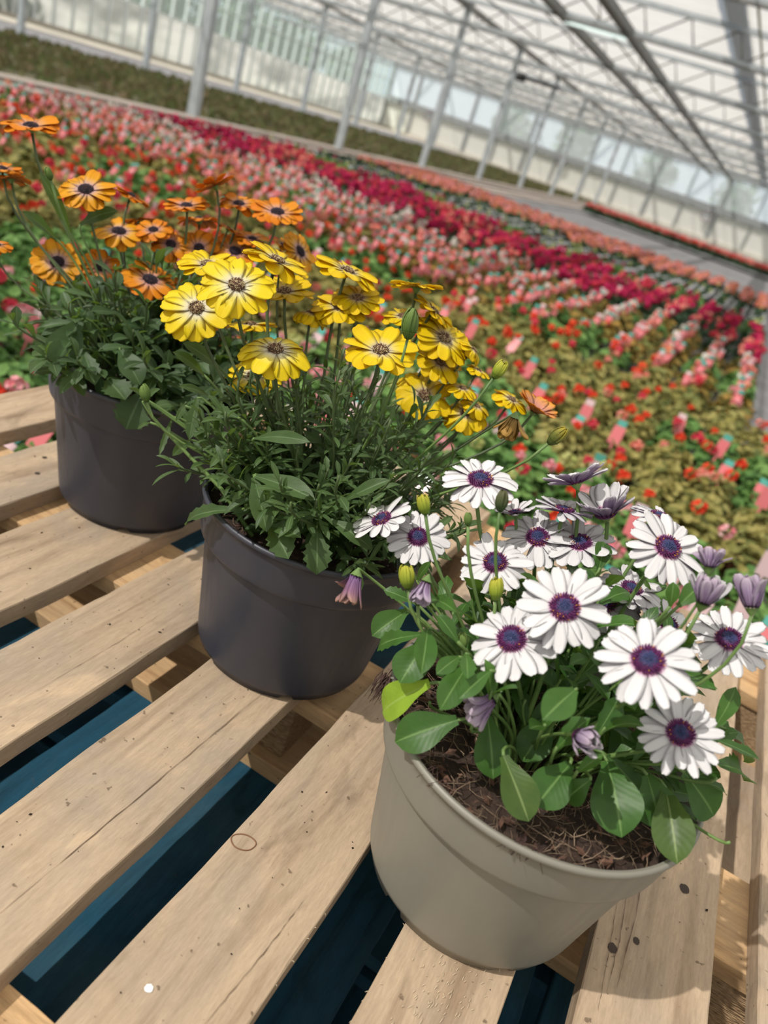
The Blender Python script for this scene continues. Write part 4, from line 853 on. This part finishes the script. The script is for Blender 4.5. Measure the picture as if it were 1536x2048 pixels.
def soil(plant, r, z, seed, fib, PL):
    b = MB(); rr = random.Random(seed); n = 72; rings = 26; b.v.append((0, 0, z + 0.006))
    for i in range(1, rings + 1):
        for j in range(n):
            q = 2 * math.pi * j / n; R = r * i / rings; p = Vector((R * math.cos(q), R * math.sin(q), 0))
            h = noise.noise(p * 55 + Vector((seed, 0, 0))) * 0.0045 + noise.noise(p * 160) * 0.0028 + noise.noise(p * 400) * 0.0012 + 0.006 * (1 - (i / rings) ** 2)
            b.v.append((p.x, p.y, z + h))
    for j in range(n): b.face((0, 1 + j, 1 + (j + 1) % n))
    for i in range(rings - 1):
        for j in range(n): a = 1 + i * n + j; c = 1 + i * n + (j + 1) % n; b.face((a, a + n, c + n, c))
    so = b.build('soil', M_SOIL, plant)
    b = MB(); K = fib
    for k in range(K):
        q = rr.uniform(0, 6.28); R = r * math.sqrt(rr.random()) * 0.97; p = Vector((R * math.cos(q), R * math.sin(q), z + 0.004 + rr.uniform(0, 0.006))); l = rr.uniform(0.006, 0.026); a = rr.uniform(0, 6.28); d = Vector((math.cos(a), math.sin(a), rr.uniform(-0.25, 0.35))) * l
        w = Vector((-math.sin(a), math.cos(a), 0.4)) * rr.uniform(-0.4, 0.4) * l; th = rr.choice((0.00012, 0.00016, 0.00024, 0.00036))
        e = p + d
        if math.hypot(e.x, e.y) > r: continue
        b.tube([p, p + d * 0.35 + w * 0.7, p + d * 0.7 + w * 0.5, e], th, 4)
    f = b.build('root_fibres', M_FIBRE, so); f['kind'] = 'stuff'; f['label'] = 'tangle of pale dry root fibres on the soil'
    b = MB()
    for k in range(int(K * 0.35)):
        q = rr.uniform(0, 6.28); R = r * math.sqrt(rr.random()) * 0.95; p = Vector((R * math.cos(q), R * math.sin(q), z + 0.007)); s_ = rr.uniform(0.001, 0.0032); i0 = len(b.v)
        u = Vector((rr.gauss(0, 1), rr.gauss(0, 1), rr.gauss(0, 0.6))).normalized() * s_ * 1.8; w = u.orthogonal().normalized() * s_ * 0.8; x = u.cross(w).normalized() * s_ * 0.5
        b.v += [tuple(p + e) for e in (u, -u, w, -w, x, -x)]
        for t_ in ((0, 2, 4), (2, 1, 4), (1, 3, 4), (3, 0, 4), (2, 0, 5), (1, 2, 5), (3, 1, 5), (0, 3, 5)): b.face([i0 + e for e in t_])
    f = b.build('bark_bits', M_BARK, so, smooth=False); f['kind'] = 'stuff'; f['label'] = 'reddish brown bark bits mixed in the soil'
    return so

# ---------------------------------------------------------------- the three potted daisies
def foliage(plant, PL, spec, seed, mats):
    """leafy shoots; spec holds number, radius, height, leaf length/width"""
    rr = random.Random(seed); b = MB(); st = MB()
    for s_ in range(spec['shoots']):
        q = rr.uniform(0, 6.28); f = math.sqrt(rr.random()); R0 = spec['r0'] * f
        p0 = Vector((R0 * math.cos(q) , R0 * math.sin(q), spec['z'] + 0.002)); q += rr.gauss(0, 0.35)
        Re = spec['rx'] * f * rr.uniform(0.8, 1.1); h = spec['h'] * (1.05 - 0.62 * f * f) * rr.uniform(0.55, 1.08)
        p3 = Vector((Re * math.cos(q), Re * math.sin(q), spec['z'] + h)) + Vector(spec.get('lean', (0, 0, 0))) * rr.random()
        pts = bez(p0, p0 + Vector((0, 0, h * 0.5)) + (p3 - p0) * 0.1, p3 - Vector((0, 0, h * 0.3)) , p3, 12)
        st.tube(pts, [0.0016] * 5 + [0.0012] * 8, 5)
        nl = spec['leaves']; ga = rr.uniform(0, 6.28)
        for k in range(nl):
            t_ = (spec['t0'] + (1 - spec['t0']) * (k + rr.random() * 0.6) / nl); i = min(int(t_ * 12), 11); p = pts[i].lerp(pts[i + 1], t_ * 12 - i) if i < 12 else pts[12]
            ga += 2.4 + rr.uniform(-0.3, 0.3); tan = (pts[min(i + 1, 12)] - pts[i]).normalized(); side = Vector((math.cos(ga), math.sin(ga), 0)); side = (side - tan * side.dot(tan)).normalized()
            out = Vector((p.x, p.y, 0)); out = out.normalized() * 0.35 if out.length > 0.01 else Vector((0, 0, 0))
            lift = rr.uniform(0.15, 0.85) if t_ < 0.85 else rr.uniform(0.7, 1.5)
            d = (side + tan * lift + out).normalized(); L = spec['len'] * rr.uniform(0.6, 1.15) * (1.15 - 0.45 * t_); Wd = L * spec['w'] * rr.uniform(0.8, 1.2)
            e = p + d * L; e.z -= L * rr.uniform(0.0, 0.28)
            if e.z < spec['z'] + 0.006: e.z = spec['z'] + 0.006 + rr.random() * 0.01
            if spec.get('clear') and e.z < spec['z'] + spec['clear'] and (Vector((e.x, e.y, 0)).dot(Vector((0.10, -1, 0))) > 0.02): continue
            leaf(b, p, e, Wd, (Vector((0, 0, 1)) + tan * 0.3 - side * 0.2), arch=rr.uniform(0.03, 0.16), cup=rr.uniform(0.05, 0.35), tip=spec['tip'], base=0.18, teeth=1 if rr.random() < spec['teeth'] else 0, rows=7, cols=2 if spec['len'] < 0.03 else 4, tw=rr.uniform(-0.5, 0.5))
    st.build('shoots', M_STEM if seed == 1 else M_STEMD, plant)
    f = b.build('foliage', mats, plant); return f
CP = Vector((0, 0, 0.55))
def make_plant(key, loc, potspec, label, FL, BU, LV, spec, seed, leafmat, zs, srad, fib):
    PL = Vector(loc); plant = tag(empty('potted_daisy', loc), label, 'flower pot')
    pot(plant, *potspec); soil(plant, srad, zs, seed, fib, PL)
    foliage(plant, PL, spec, seed, leafmat)
    zr = zs + 0.003
    for k, (P, n, R, el, dr, state, cnt) in enumerate(FL):
        rr = random.Random(seed * 1000 + k); P = Vector(P); off = Vector((P.x - loc[0], P.y - loc[1], 0)); off *= 0.30; 
        if off.length > 0.05: off = off.normalized() * 0.05
        root = Vector((loc[0], loc[1], zr)) + off + Vector((rr.uniform(-.018, .018), rr.uniform(-.018, .018), 0))
        flower(plant, PL, root, P, n, R, el, dr, state, cnt, key, seed * 100 + k)
    for k, (P, n, L, kind) in enumerate(BU):
        P = Vector(P); off = Vector((P.x - loc[0], P.y - loc[1], 0)) * 0.3
        if off.length > 0.05: off = off.normalized() * 0.05
        bud(plant, PL, Vector((loc[0], loc[1], zr)) + off, P, n, L, kind, key, seed * 50 + k)
    rr = random.Random(seed)
    for k, (p0, p1, W, tooth) in enumerate(LV):
        b = MB(); p0 = Vector(p0); p1 = Vector(p1); m = leafmat
        if key == 'w' and k in (3, 8): m = M_LEAF_AGED
        if key == 'w' and k == 1: m = M_LEAF_LIME
        view = (CP - (p0 + p1) / 2).normalized(); nrm = Vector((0, 0, 0.8)) + view * 1.4
        leaf(b, p0 - p0, p1 - p0, W * (1.25 if key == 'w' else 1.1), nrm, arch=rr.uniform(0.06, 0.14), cup=rr.uniform(0.08, 0.25), tip=0.62 if not (key == 'y') else 0.6, base=0.25, teeth=tooth, rows=13, cols=6, tw=rr.uniform(-0.3, 0.3), seed=k, wave=0.008)
        o = b.build('leaf', m, plant, loc=p0 - PL)
        if m is M_LEAF_AGED: o['label'] = 'soil-stained yellowing leaf'
        if m is M_LEAF_LIME: o['label'] = 'lime green leaf'
        # short stalk back to the crown
        rt = Vector((loc[0], loc[1], zr)) + Vector((p0.x - loc[0], p0.y - loc[1], 0)) * 0.45
        b = MB(); b.tube([q_ - p0 for q_ in bez(rt, rt + Vector((0, 0, 1)) * (p0.z - rt.z) * 0.6, p0 - (p1 - p0) * 0.25, p0, 7)], 0.0013, 5); b.build('leaf_stalk', M_STEM, o)
    return plant
W0 = (0.0145, 0.527, 0.0004); Y0 = (-0.2786, 0.655, 0.0004); O0 = (-0.594, 0.752, 0.0004)
wp = make_plant('w', W0, (0.0985, 0.1305, 0.1700, 0.042, M_TAUPE, 0.010), 'taupe pot of white daisies with blue-purple centres, nearest at lower right',
    FLOWERS_W, BUDS_W, LEAVES_W, dict(shoots=50, r0=0.055, rx=0.135, h=0.135, z=0.150, leaves=11, t0=0.2, len=0.046, w=0.36, tip=0.66, teeth=0.25, lean=(0.01, 0.03, 0), clear=0.085), 1, M_LEAF_W, 0.148, 0.1215, 1000)
yp = make_plant('y', Y0, (0.0975, 0.1255, 0.1835, 0.045, M_GREY, 0.008), 'dark grey pot of yellow daisies in the middle of the row',
    FLOWERS_Y + FLOWERS_R, BUDS_Y, LEAVES_Y, dict(shoots=105, r0=0.075, rx=0.150, h=0.195, z=0.160, leaves=19, t0=0.08, len=0.033, w=0.22, tip=0.6, teeth=0.25), 2, M_LEAF_Y, 0.160, 0.117, 200)
op = make_plant('o', O0, (0.0945, 0.1275, 0.1885, 0.045, M_GREY, 0.008), 'dark grey pot of orange daisies, farthest at the left',
    FLOWERS_O, BUDS_O, LEAVES_O, dict(shoots=84, r0=0.08, rx=0.160, h=0.150, z=0.165, leaves=15, t0=0.10, len=0.042, w=0.34, tip=0.62, teeth=0.3), 3, M_LEAF_O, 0.165, 0.118, 160)
# dark root hairs hanging over the rim of the taupe pot
b = MB(); rr = random.Random(4); WL = Vector(W0)
for k in range(46):
    p = Vector((-0.1105, 0.478, 0.172)) + Vector((rr.gauss(0, 0.003), rr.gauss(0, 0.003), rr.gauss(0, 0.002))); e = p + Vector((rr.gauss(-0.002, 0.002), rr.gauss(-0.006, 0.002), -rr.uniform(0.012, 0.024))) * 0.9
    b.tube([p - WL, (p + e) / 2 + Vector((rr.gauss(0, .002), rr.gauss(0, .002), 0.002)) - WL, e - WL], [0.0006, 0.0004, 0.00015], 4)
for (ax, cnt) in ((-1.98, 9), (-1.40, 12)):
    for k in range(cnt):
        q = ax + rr.gauss(0, 0.05); r = 0.124; p = Vector((r * math.cos(q), r * math.sin(q), 0.171)); e = Vector(((r + 0.006) * math.cos(q + rr.gauss(0, .05)), (r + 0.006) * math.sin(q), 0.168 - rr.uniform(0.0, 0.009)))
        b.tube([p * 0.96 + Vector((0, 0, 0.168 * 0.04)), p + Vector((0, 0, 0.002)), e], 0.00022, 4)
o = b.build('dangling_roots', simple('dark_root', (0.06, 0.03, 0.025), 0.9), wp); o['label'] = 'dark root hairs hanging over the pot rim'; o['kind'] = 'stuff'
# long leafless side shoot with narrow drooping leaves, left of the yellow plant
YL = Vector(Y0); b = MB()
pts = [Vector(p) for p in ((-0.300, 0.560, 0.170), (-0.345, 0.560, 0.200), (-0.395, 0.555, 0.222), (-0.425, 0.545, 0.242), (-0.430, 0.534, 0.258))]
b.tube([p - YL for p in pts], [0.0022, 0.0020, 0.0017, 0.0015, 0.0013], 7); b.build('side_shoot', M_STEM, yp)

# ---------------------------------------------------------------- the field of bedding plants
def rleaf_clump(seed, nl, rad, h0, h1, size):
    """rounded geranium leaves on a dome (local coordinates, pot base at 0)"""
    rr = random.Random(seed); V = []; F = []
    for k in range(nl):
        q = rr.uniform(0, 6.28); f = math.sqrt(rr.random()); p = Vector((rad * f * math.cos(q), rad * f * math.sin(q), h0 + (h1 - h0) * (1 - f * f) * rr.uniform(0.55, 1.0) + rr.uniform(0, .02)))
        n = Vector((math.cos(q) * f * 0.8 + rr.gauss(0, .35), math.sin(q) * f * 0.8 + rr.gauss(0, .35), 1)).normalized(); a = n.orthogonal().normalized(); c = n.cross(a); s_ = size * rr.uniform(0.6, 1.15); i = len(V); V.append(tuple(p - n * s_ * 0.18))
        for j in range(7):
            w = 2 * math.pi * j / 7; V.append(tuple(p + (a * math.cos(w) + c * math.sin(w)) * s_ * (0.5 + 0.06 * (j % 2)) + n * s_ * 0.05 * (j % 2)))
        for j in range(7): F.append((i, i + 1 + j, i + 1 + (j + 1) % 7))
    return V, F
def head(seed, cnt, rad, psize):
    """ball of small blossoms"""
    rr = random.Random(seed); V = []; F = []
    for k in range(cnt):
        d = Vector((rr.gauss(0, 1), rr.gauss(0, 1), rr.gauss(0.5, 0.8))).normalized(); p = d * rad * rr.uniform(0.7, 1.0); a = d.orthogonal().normalized(); c = d.cross(a); i = len(V); V.append(tuple(p - d * psize * 0.15))
        for j in range(5):
            w = 2 * math.pi * j / 5 + k; V.append(tuple(p + (a * math.cos(w) + c * math.sin(w)) * psize * 0.5 + d * psize * 0.1))
        for j in range(5): F.append((i, i + 1 + j, i + 1 + (j + 1) % 5))
    return V, F
def tint_mat(name, cols, rough=0.6, transl=0.2):
    m, nt, b = new_mat(name); g = N(nt, 'ShaderNodeNewGeometry'); k = len(cols)
    c = ramp(nt, g.outputs['Random Per Island'], [(i / (k - 1), cols[i]) for i in range(k)])
    nt.links.new(c, b.inputs['Base Color']); b.inputs['Roughness'].default_value = rough; b.inputs['Specular IOR Level'].default_value = 0.3
    tr = N(nt, 'ShaderNodeBsdfTranslucent'); nt.links.new(c, tr.inputs[0]); mx = N(nt, 'ShaderNodeMixShader', i_0=transl)
    nt.links.new(b.outputs[0], mx.inputs[1]); nt.links.new(tr.outputs[0], mx.inputs[2]); nt.links.new(mx.outputs[0], nt.nodes['Material Output'].inputs[0]); return m
FOL = {'green': tint_mat('fresh_green_foliage', [(0.05, 0.13, 0.03), (0.12, 0.25, 0.06), (0.19, 0.33, 0.09)]),
       'cream': tint_mat('cream_edged_foliage', [(0.09, 0.12, 0.03), (0.26, 0.235, 0.06), (0.44, 0.38, 0.13), (0.15, 0.18, 0.05)]),
       'olive': tint_mat('olive_bronze_foliage', [(0.08, 0.12, 0.03), (0.26, 0.19, 0.045), (0.38, 0.22, 0.045), (0.14, 0.19, 0.05)]),
       'dark': tint_mat('dark_green_foliage', [(0.03, 0.07, 0.035), (0.07, 0.13, 0.06)])}
HEAD = {'pink': tint_mat('pink_blossom', [(0.68, 0.16, 0.20), (0.80, 0.36, 0.40), (0.82, 0.55, 0.56)]),
        'salmon': tint_mat('salmon_blossom', [(0.72, 0.16, 0.12), (0.80, 0.28, 0.22), (0.84, 0.42, 0.36)]),
        'red': tint_mat('scarlet_blossom', [(0.62, 0.025, 0.012), (0.78, 0.06, 0.02), (0.85, 0.11, 0.04)]),
        'rose': tint_mat('rose_red_blossom', [(0.60, 0.03, 0.07), (0.75, 0.08, 0.12)]),
        'magenta': tint_mat('magenta_blossom', [(0.36, 0.004, 0.055), (0.52, 0.012, 0.10), (0.66, 0.03, 0.16)]),
        'white': tint_mat('white_blossom', [(0.70, 0.64, 0.58), (0.82, 0.80, 0.76)]),
        'orange': tint_mat('orange_salmon_blossom', [(0.74, 0.20, 0.08), (0.80, 0.33, 0.18), (0.80, 0.45, 0.36)]),
        'lime': tint_mat('lime_blossom', [(0.42, 0.48, 0.14), (0.62, 0.60, 0.28)])}
M_TAGP = simple('coral_pink_print', (0.60, 0.15, 0.165), 0.22); M_TAGT = simple('teal_print', (0.07, 0.32, 0.27), 0.22); M_TAGW = simple('pale_pink_print', (0.62, 0.44, 0.46), 0.22)
M_TPOT = simple('terracotta_plastic', (0.20, 0.075, 0.04), 0.6); M_WPOT = simple('pale_grey_plastic', (0.42, 0.42, 0.44), 0.5)
def np_mesh(name, V, F, mats, mi=None):
    me = bpy.data.meshes.new(name); me.from_pydata(V, [], F)
    for m in mats: me.materials.append(m)
    if mi: me.polygons.foreach_set('material_index', mi)
    me.update(); return me
CL = {c: [rleaf_clump(60 + i + 10 * ci, 100, 0.13, 0.10, 0.235, 0.046) for i in range(3)] for ci, c in enumerate(FOL)}
CLM = {c: [np_mesh('foliage', *CL[c][i], [FOL[c]]) for i in range(3)] for c in FOL}
HD = [head(90 + i, 26, 0.024, 0.019) for i in range(3)]
HDM = {c: [np_mesh('flower_head', *HD[i], [HEAD[c]]) for i in range(3)] for c in HEAD}
def tagshape():
    b = MB(); b.box(-0.026, 0.026, -0.0008, 0.0008, 0.10, 0.185, 0); b.box(-0.020, 0.020, -0.001, 0.001, 0.186, 0.215, 1); b.box(-0.005, 0.005, -0.0006, 0.0006, 0.05, 0.10, 0); return b
tb = tagshape(); TAGM = [np_mesh('plant_label', tb.v, tb.f, ms, tb.m) for ms in ([M_TAGP, M_TAGT], [M_TAGW, M_TAGT], [M_TAGP, M_TAGW])]
pb_ = MB(); pb_.lathe([(0.045, 0), (0.062, 0.105), (0.066, 0.105), (0.066, 0.12), (0.06, 0.12), (0.058, 0.10), (0.002, 0.10)], 14, cap0=True)
POTM = [np_mesh('plant_pot', pb_.v, pb_.f, [m]) for m in (M_TPOT, M_WPOT)]
def zone(x, y, rr):
    """what grows at a spot of the field: foliage colour, head colours, heads per plant, label chance, zone name"""
    yy = y + 0.30 * math.sin(x * 1.7) + rr.uniform(-0.12, 0.12) + (0.35 * math.sin(x * 4.1 + 1) + rr.uniform(-0.2, 0.2) if y > 7.5 else 0)
    pch = math.sin(x * 2.1 + 0.7) * math.sin(y * 2.6 + x) 
    if yy < 2.9: return 'green', ('rose', 'pink', 'pink', 'red', 'lime'), 1.6, 0.38, 'near'
    if yy < 5.4: return ('cream' if pch > -0.45 else 'green'), ('red', 'red', 'red', 'rose', 'salmon'), 1.2, 0.12, 'cream'
    if yy < 6.4: return ('olive' if pch > -0.3 else 'green'), ('salmon', 'red', 'orange', 'pink'), 1.4, 0.85, 'pink'
    if yy < 7.7: return ('olive' if pch > -0.3 else 'green'), ('salmon', 'salmon', 'pink', 'white'), 2.6, 0.90, 'pink'
    if yy < 8.2: return 'olive', ('white', 'white', 'salmon', 'magenta'), 3.5, 0.55, 'white'
    if yy < 11.0: return 'dark', ('magenta', 'magenta', 'magenta', 'rose') if math.sin(x * 2.3 + y * 1.3) > -0.55 else ('salmon', 'rose', 'magenta'), 5.2 if math.sin(x * 3.1 - y * 2.2) > -0.6 else 2.0, 0.05, 'magenta'
    if yy < 12.2: return 'green', ('lime', 'magenta'), 0.5, 0.0, 'plain'
    if yy < 14.2: return 'dark', ('lime',), 0.2, 0.0, 'tray'
    return 'dark', ('orange', 'orange', 'pink', 'salmon'), 5.5, 0.0, 'orange'
ZL = {'near': ('in the near bed', 'geraniums in the green strip nearest the pallet'),
      'cream': ('in the yellowish field strip', 'scarlet geraniums of the yellowish strip'),
      'pink': ('in the blurred striped rows', 'salmon geraniums in labelled rows'),
      'white': ('just before the magenta band', 'geraniums before the magenta band'),
      'magenta': ('in the crimson band', 'magenta geraniums in the crimson band'), 'plain': ('beyond the crimson band', 'plants beyond the crimson band'),
      'tray': ('in the grey pot row', 'plants in the grey pot row'), 'orange': ('in the far orange strip', 'plants of the far orange strip')}
HN = {'pink': 'pink', 'salmon': 'salmon', 'red': 'scarlet', 'rose': 'rose', 'magenta': 'magenta', 'white': 'white', 'orange': 'orange', 'lime': 'lime'}
FN = {'green': 'green-leaved', 'cream': 'cream-leaved', 'olive': 'olive-leaved', 'dark': 'dark-leaved'}
rr = random.Random(2024); SP = []
y = 1.42
while y < 17.6:
    dy = 0.185 if y < 8 else 0.23
    x = -7.3
    while x < 0.50:
        px_ = x + rr.uniform(-0.025, 0.025); py_ = y + rr.uniform(-0.025, 0.025)
        if seen((px_, py_, GZ + 0.25), 140) and not (px_ > -1.15 and py_ < 1.40) : SP.append((px_, py_))
        x += 0.215 if y < 5.0 else 0.29
    y += dy
# left of the pallet stack too
for j in range(8):
    for i in range(6):
        px_ = -1.15 - i * 0.2; py_ = 0.3 + j * 0.17
        if py_ < 1.40 and seen((px_, py_, GZ + 0.2), 140): SP.append((px_, py_))
def plant_bits(x, y, r2):
    fol, hs, nh, tg, zn = zone(x, y, r2)
    sc_ = r2.uniform(0.88, 1.1); bits = [('pot', 1 if zn == 'tray' else 0, None, (0, 0, 0), 0, 1.0), ('fol', fol, r2.randrange(3), (0, 0, 0.05 if zn == 'tray' else 0), r2.uniform(0, 6.28), sc_ * (0.8 if zn == 'tray' else 1))]
    if zn == 'tray': bits[0] = ('pot', 1, None, (0, 0, 0), 0, 1.7)
    k = int(nh) + (1 if r2.random() < nh - int(nh) else 0)
    if zn in ('near', 'cream') : k = sum(1 for _ in range(4) if r2.random() < nh / 4 * 0.75)
    for _ in range(k):
        q = r2.uniform(0, 6.28); f = math.sqrt(r2.random()) * 0.10; bits.append(('head', r2.choice(hs), r2.randrange(3), (f * math.cos(q) * (0.45 if zn in ('pink', 'white') else 1), f * math.sin(q), 0.255 + r2.uniform(-0.02, 0.05)), 0, r2.uniform(0.75, 1.2) * (1.25 if zn == 'magenta' else 1)))
    if r2.random() < tg: bits.append(('tag', 0, (1 if (zn == 'near' and r2.random() < 0.6) else (2 if r2.random() < 0.3 else 0)), (r2.uniform(-0.02, 0.02), -0.07, 0.115 + r2.uniform(-.01, .02)), r2.uniform(-0.35, 0.35), 1.0, -r2.uniform(0.2, 0.85)))
    return zn, bits
def dist(p): return math.hypot(p[0], p[1])
SP.sort(key=dist)
inview = [p for p in SP if seen((p[0], p[1], GZ + 0.25), 10)]
chosen = set(id(p) for p in inview[:300])
stuff = {}
def add_stuff(key, mat, V, F, loc, rot, sc, mi=0):
    stuff.setdefault(key, ([], [], [], 0))
    e = stuff[key]; A = np.array(V, dtype=np.float32) * sc; c, s_ = math.cos(rot), math.sin(rot); B = A.copy(); B[:, 0] = A[:, 0] * c - A[:, 1] * s_; B[:, 1] = A[:, 0] * s_ + A[:, 1] * c; B += np.array(loc, dtype=np.float32)
    n0 = e[3]; e[0].append(B); e[1].extend([tuple(i + n0 for i in f) for f in F]); e[2].extend([mi] * len(F) if isinstance(mi, int) else mi); stuff[key] = (e[0], e[1], e[2], n0 + len(A))
MATL = [FOL[k] for k in FOL] + [HEAD[k] for k in HEAD] + [M_TAGP, M_TAGT, M_TAGW, M_TPOT, M_WPOT]
FI = {k: i for i, k in enumerate(FOL)}; HI = {k: i + len(FOL) for i, k in enumerate(HEAD)}; TI = len(FOL) + len(HEAD)
CLF = {c: [rleaf_clump(160 + i + 10 * ci, 52, 0.13, 0.10, 0.235, 0.064) for i in range(3)] for ci, c in enumerate(FOL)}
HDF = [head(190 + i, 13, 0.024, 0.027) for i in range(3)]
for p in SP:
    r2 = random.Random(hash((round(p[0], 3), round(p[1], 3)))); zn, bits = plant_bits(p[0], p[1], r2)
    if id(p) in chosen:
        e = empty('potted_geranium', (p[0], p[1], GZ + 0.001)); where, g = ZL[zn]
        hc = sorted(set(HN[b_[1]] for b_ in bits if b_[0] == 'head')); fn = FN[[b_[1] for b_ in bits if b_[0] == 'fol'][0]]
        lb = [b_ for b_ in bits if b_[0] == 'tag']; ht = (' and '.join(hc[:2]) + ' heads') if hc else 'no open heads'
        tag(e, '%s geranium with %s%s, %s' % (fn, ht, (' and %s label' % ('pale' if lb[0][2] == 1 else 'coral')) if lb else '', where), 'geranium', g)
        for (kd, a, i, lc, rot, sc, *tl_) in bits:
            me = POTM[a] if kd == 'pot' else CLM[a][i] if kd == 'fol' else HDM[a][i] if kd == 'head' else TAGM[i]
            o = bpy.data.objects.new(me.name, me); COL.objects.link(o); o.parent = e; o.location = lc; o.rotation_euler.z = rot; o.scale = (sc,) * 3; o.rotation_euler.x = tl_[0] if tl_ else 0; o.name = me.name.split('.')[0]
    else:
        for (kd, a, i, lc, rot, sc, *tl_) in bits:
            wl_ = (p[0] + lc[0], p[1] + lc[1], GZ + 0.001 + lc[2])
            if kd == 'pot': add_stuff(zn, None, pb_.v, pb_.f, wl_, 0, sc, TI + 3 + a)
            elif kd == 'fol': V, F = CLF[a][i]; add_stuff(zn, None, V, F, wl_, rot, sc, FI[a])
            elif kd == 'head': V, F = HDF[i]; add_stuff(zn, None, V, F, wl_, 0, sc, HI[a])
            else: add_stuff(zn, None, [(q[0], q[1] * math.cos(tl_[0]) - q[2] * math.sin(tl_[0]), q[1] * math.sin(tl_[0]) + q[2] * math.cos(tl_[0])) for q in tb.v], tb.f, wl_, rot, sc, [(TI, TI + 1) [m] if i == 0 else (TI + 2, TI + 1)[m] if i == 1 else (TI, TI + 2)[m] for m in tb.m])
# far red bed before the gable wall, and the strip behind the cross aisle
rr = random.Random(99)
y = 31.0
while y < 33.2:
    x = -6.6
    while x < 5:
        add_stuff('farred', None, *CLF['dark'][rr.randrange(3)], (x + rr.uniform(-.03, .03), y, GZ), rr.uniform(0, 6), 1.3, FI['dark'])
        for k in range(5): add_stuff('farred', None, *HDF[rr.randrange(3)], (x + rr.uniform(-.14, .14), y + rr.uniform(-.15, .15), GZ + 0.36 + rr.uniform(-.03, .05)), 0, 1.5, HI[rr.choice(('red', 'salmon', 'salmon', 'rose'))])
        x += 0.27
    y += 0.27
y = 12.6
while y < 17.0:
    x = -7.3
    while x < -7.2:
        add_stuff('orange', None, *CLF['dark'][rr.randrange(3)], (x, y, GZ), rr.uniform(0, 6), 1.1, FI['dark']); x += 0.24
    y += 0.24
NM = {'near': ('bedding_plants', 'green bedding plants with sparse pink and red heads along the edge of the near bed'), 'cream': ('bedding_plants', 'distant cream-leaved plants dotted with scarlet heads, filling the yellowish strip of the field'),
      'pink': ('bedding_plants', 'blurred rows of salmon pink plants with coral labels across the middle of the field'), 'white': ('bedding_plants', 'thin blurred line of white blossoms just before the crimson band'),
      'magenta': ('bedding_plants', 'broad blurred band of crimson and magenta flowers across the field'), 'plain': ('bedding_plants', 'plain green plants in the narrow strip beyond the crimson band'),
      'tray': ('bedding_plants', 'row of dark green young plants in pale grey pots beyond the green strip'), 'orange': ('bedding_plants', 'blurred orange and salmon flowers in the strip beyond the grey pots'),
      'farred': ('bedding_plants', 'far strip of red flowers on dark green foliage before the gable wall')}
for k, (Vs, Fs, mi, n) in stuff.items():
    V = np.concatenate(Vs); used = sorted(set(mi)); remap = {u: i for i, u in enumerate(used)}
    me = bpy.data.meshes.new(NM[k][0]); me.vertices.add(len(V)); me.vertices.foreach_set('co', V.ravel())
    ls = np.array([len(f) for f in Fs], dtype=np.int32); lt = np.concatenate([np.array(f, dtype=np.int32) for f in Fs]); me.loops.add(int(ls.sum())); me.loops.foreach_set('vertex_index', lt)
    me.polygons.add(len(Fs)); st_ = np.zeros(len(Fs), dtype=np.int32); st_[1:] = np.cumsum(ls)[:-1]; me.polygons.foreach_set('loop_start', st_); me.polygons.foreach_set('loop_total', ls)
    for u in used: me.materials.append(MATL[u])
    me.polygons.foreach_set('material_index', np.array([remap[i] for i in mi], dtype=np.int32)); me.update(); me.validate()
    o = bpy.data.objects.new(NM[k][0], me); COL.objects.link(o); tag(o, NM[k][1], 'flowers', kind='stuff')
# low crop tufts on the brown-green bed
b = MB(); rr = random.Random(31)
for k in range(9000):
    x = rr.uniform(-18.15, -9.85); y = 5 + 46 * rr.random() ** 1.4; s_ = rr.uniform(0.05, 0.14); a = rr.uniform(0, 6.28); i = len(b.v)
    b.v += [(x - s_ * math.cos(a), y - s_ * math.sin(a), GZ + 0.05), (x + s_ * math.cos(a), y + s_ * math.sin(a), GZ + 0.05), (x + rr.uniform(-.05, .05), y, GZ + 0.05 + s_ * 1.1)]; b.face((i, i + 1, i + 2))
tag(b.build('low_crop', tint_mat('brown_green_crop', [(0.10, 0.10, 0.045), (0.17, 0.15, 0.07), (0.11, 0.15, 0.05), (0.22, 0.16, 0.10)])), 'low brown-green crop tufts covering the bed behind the board edging', 'crop', kind='stuff')
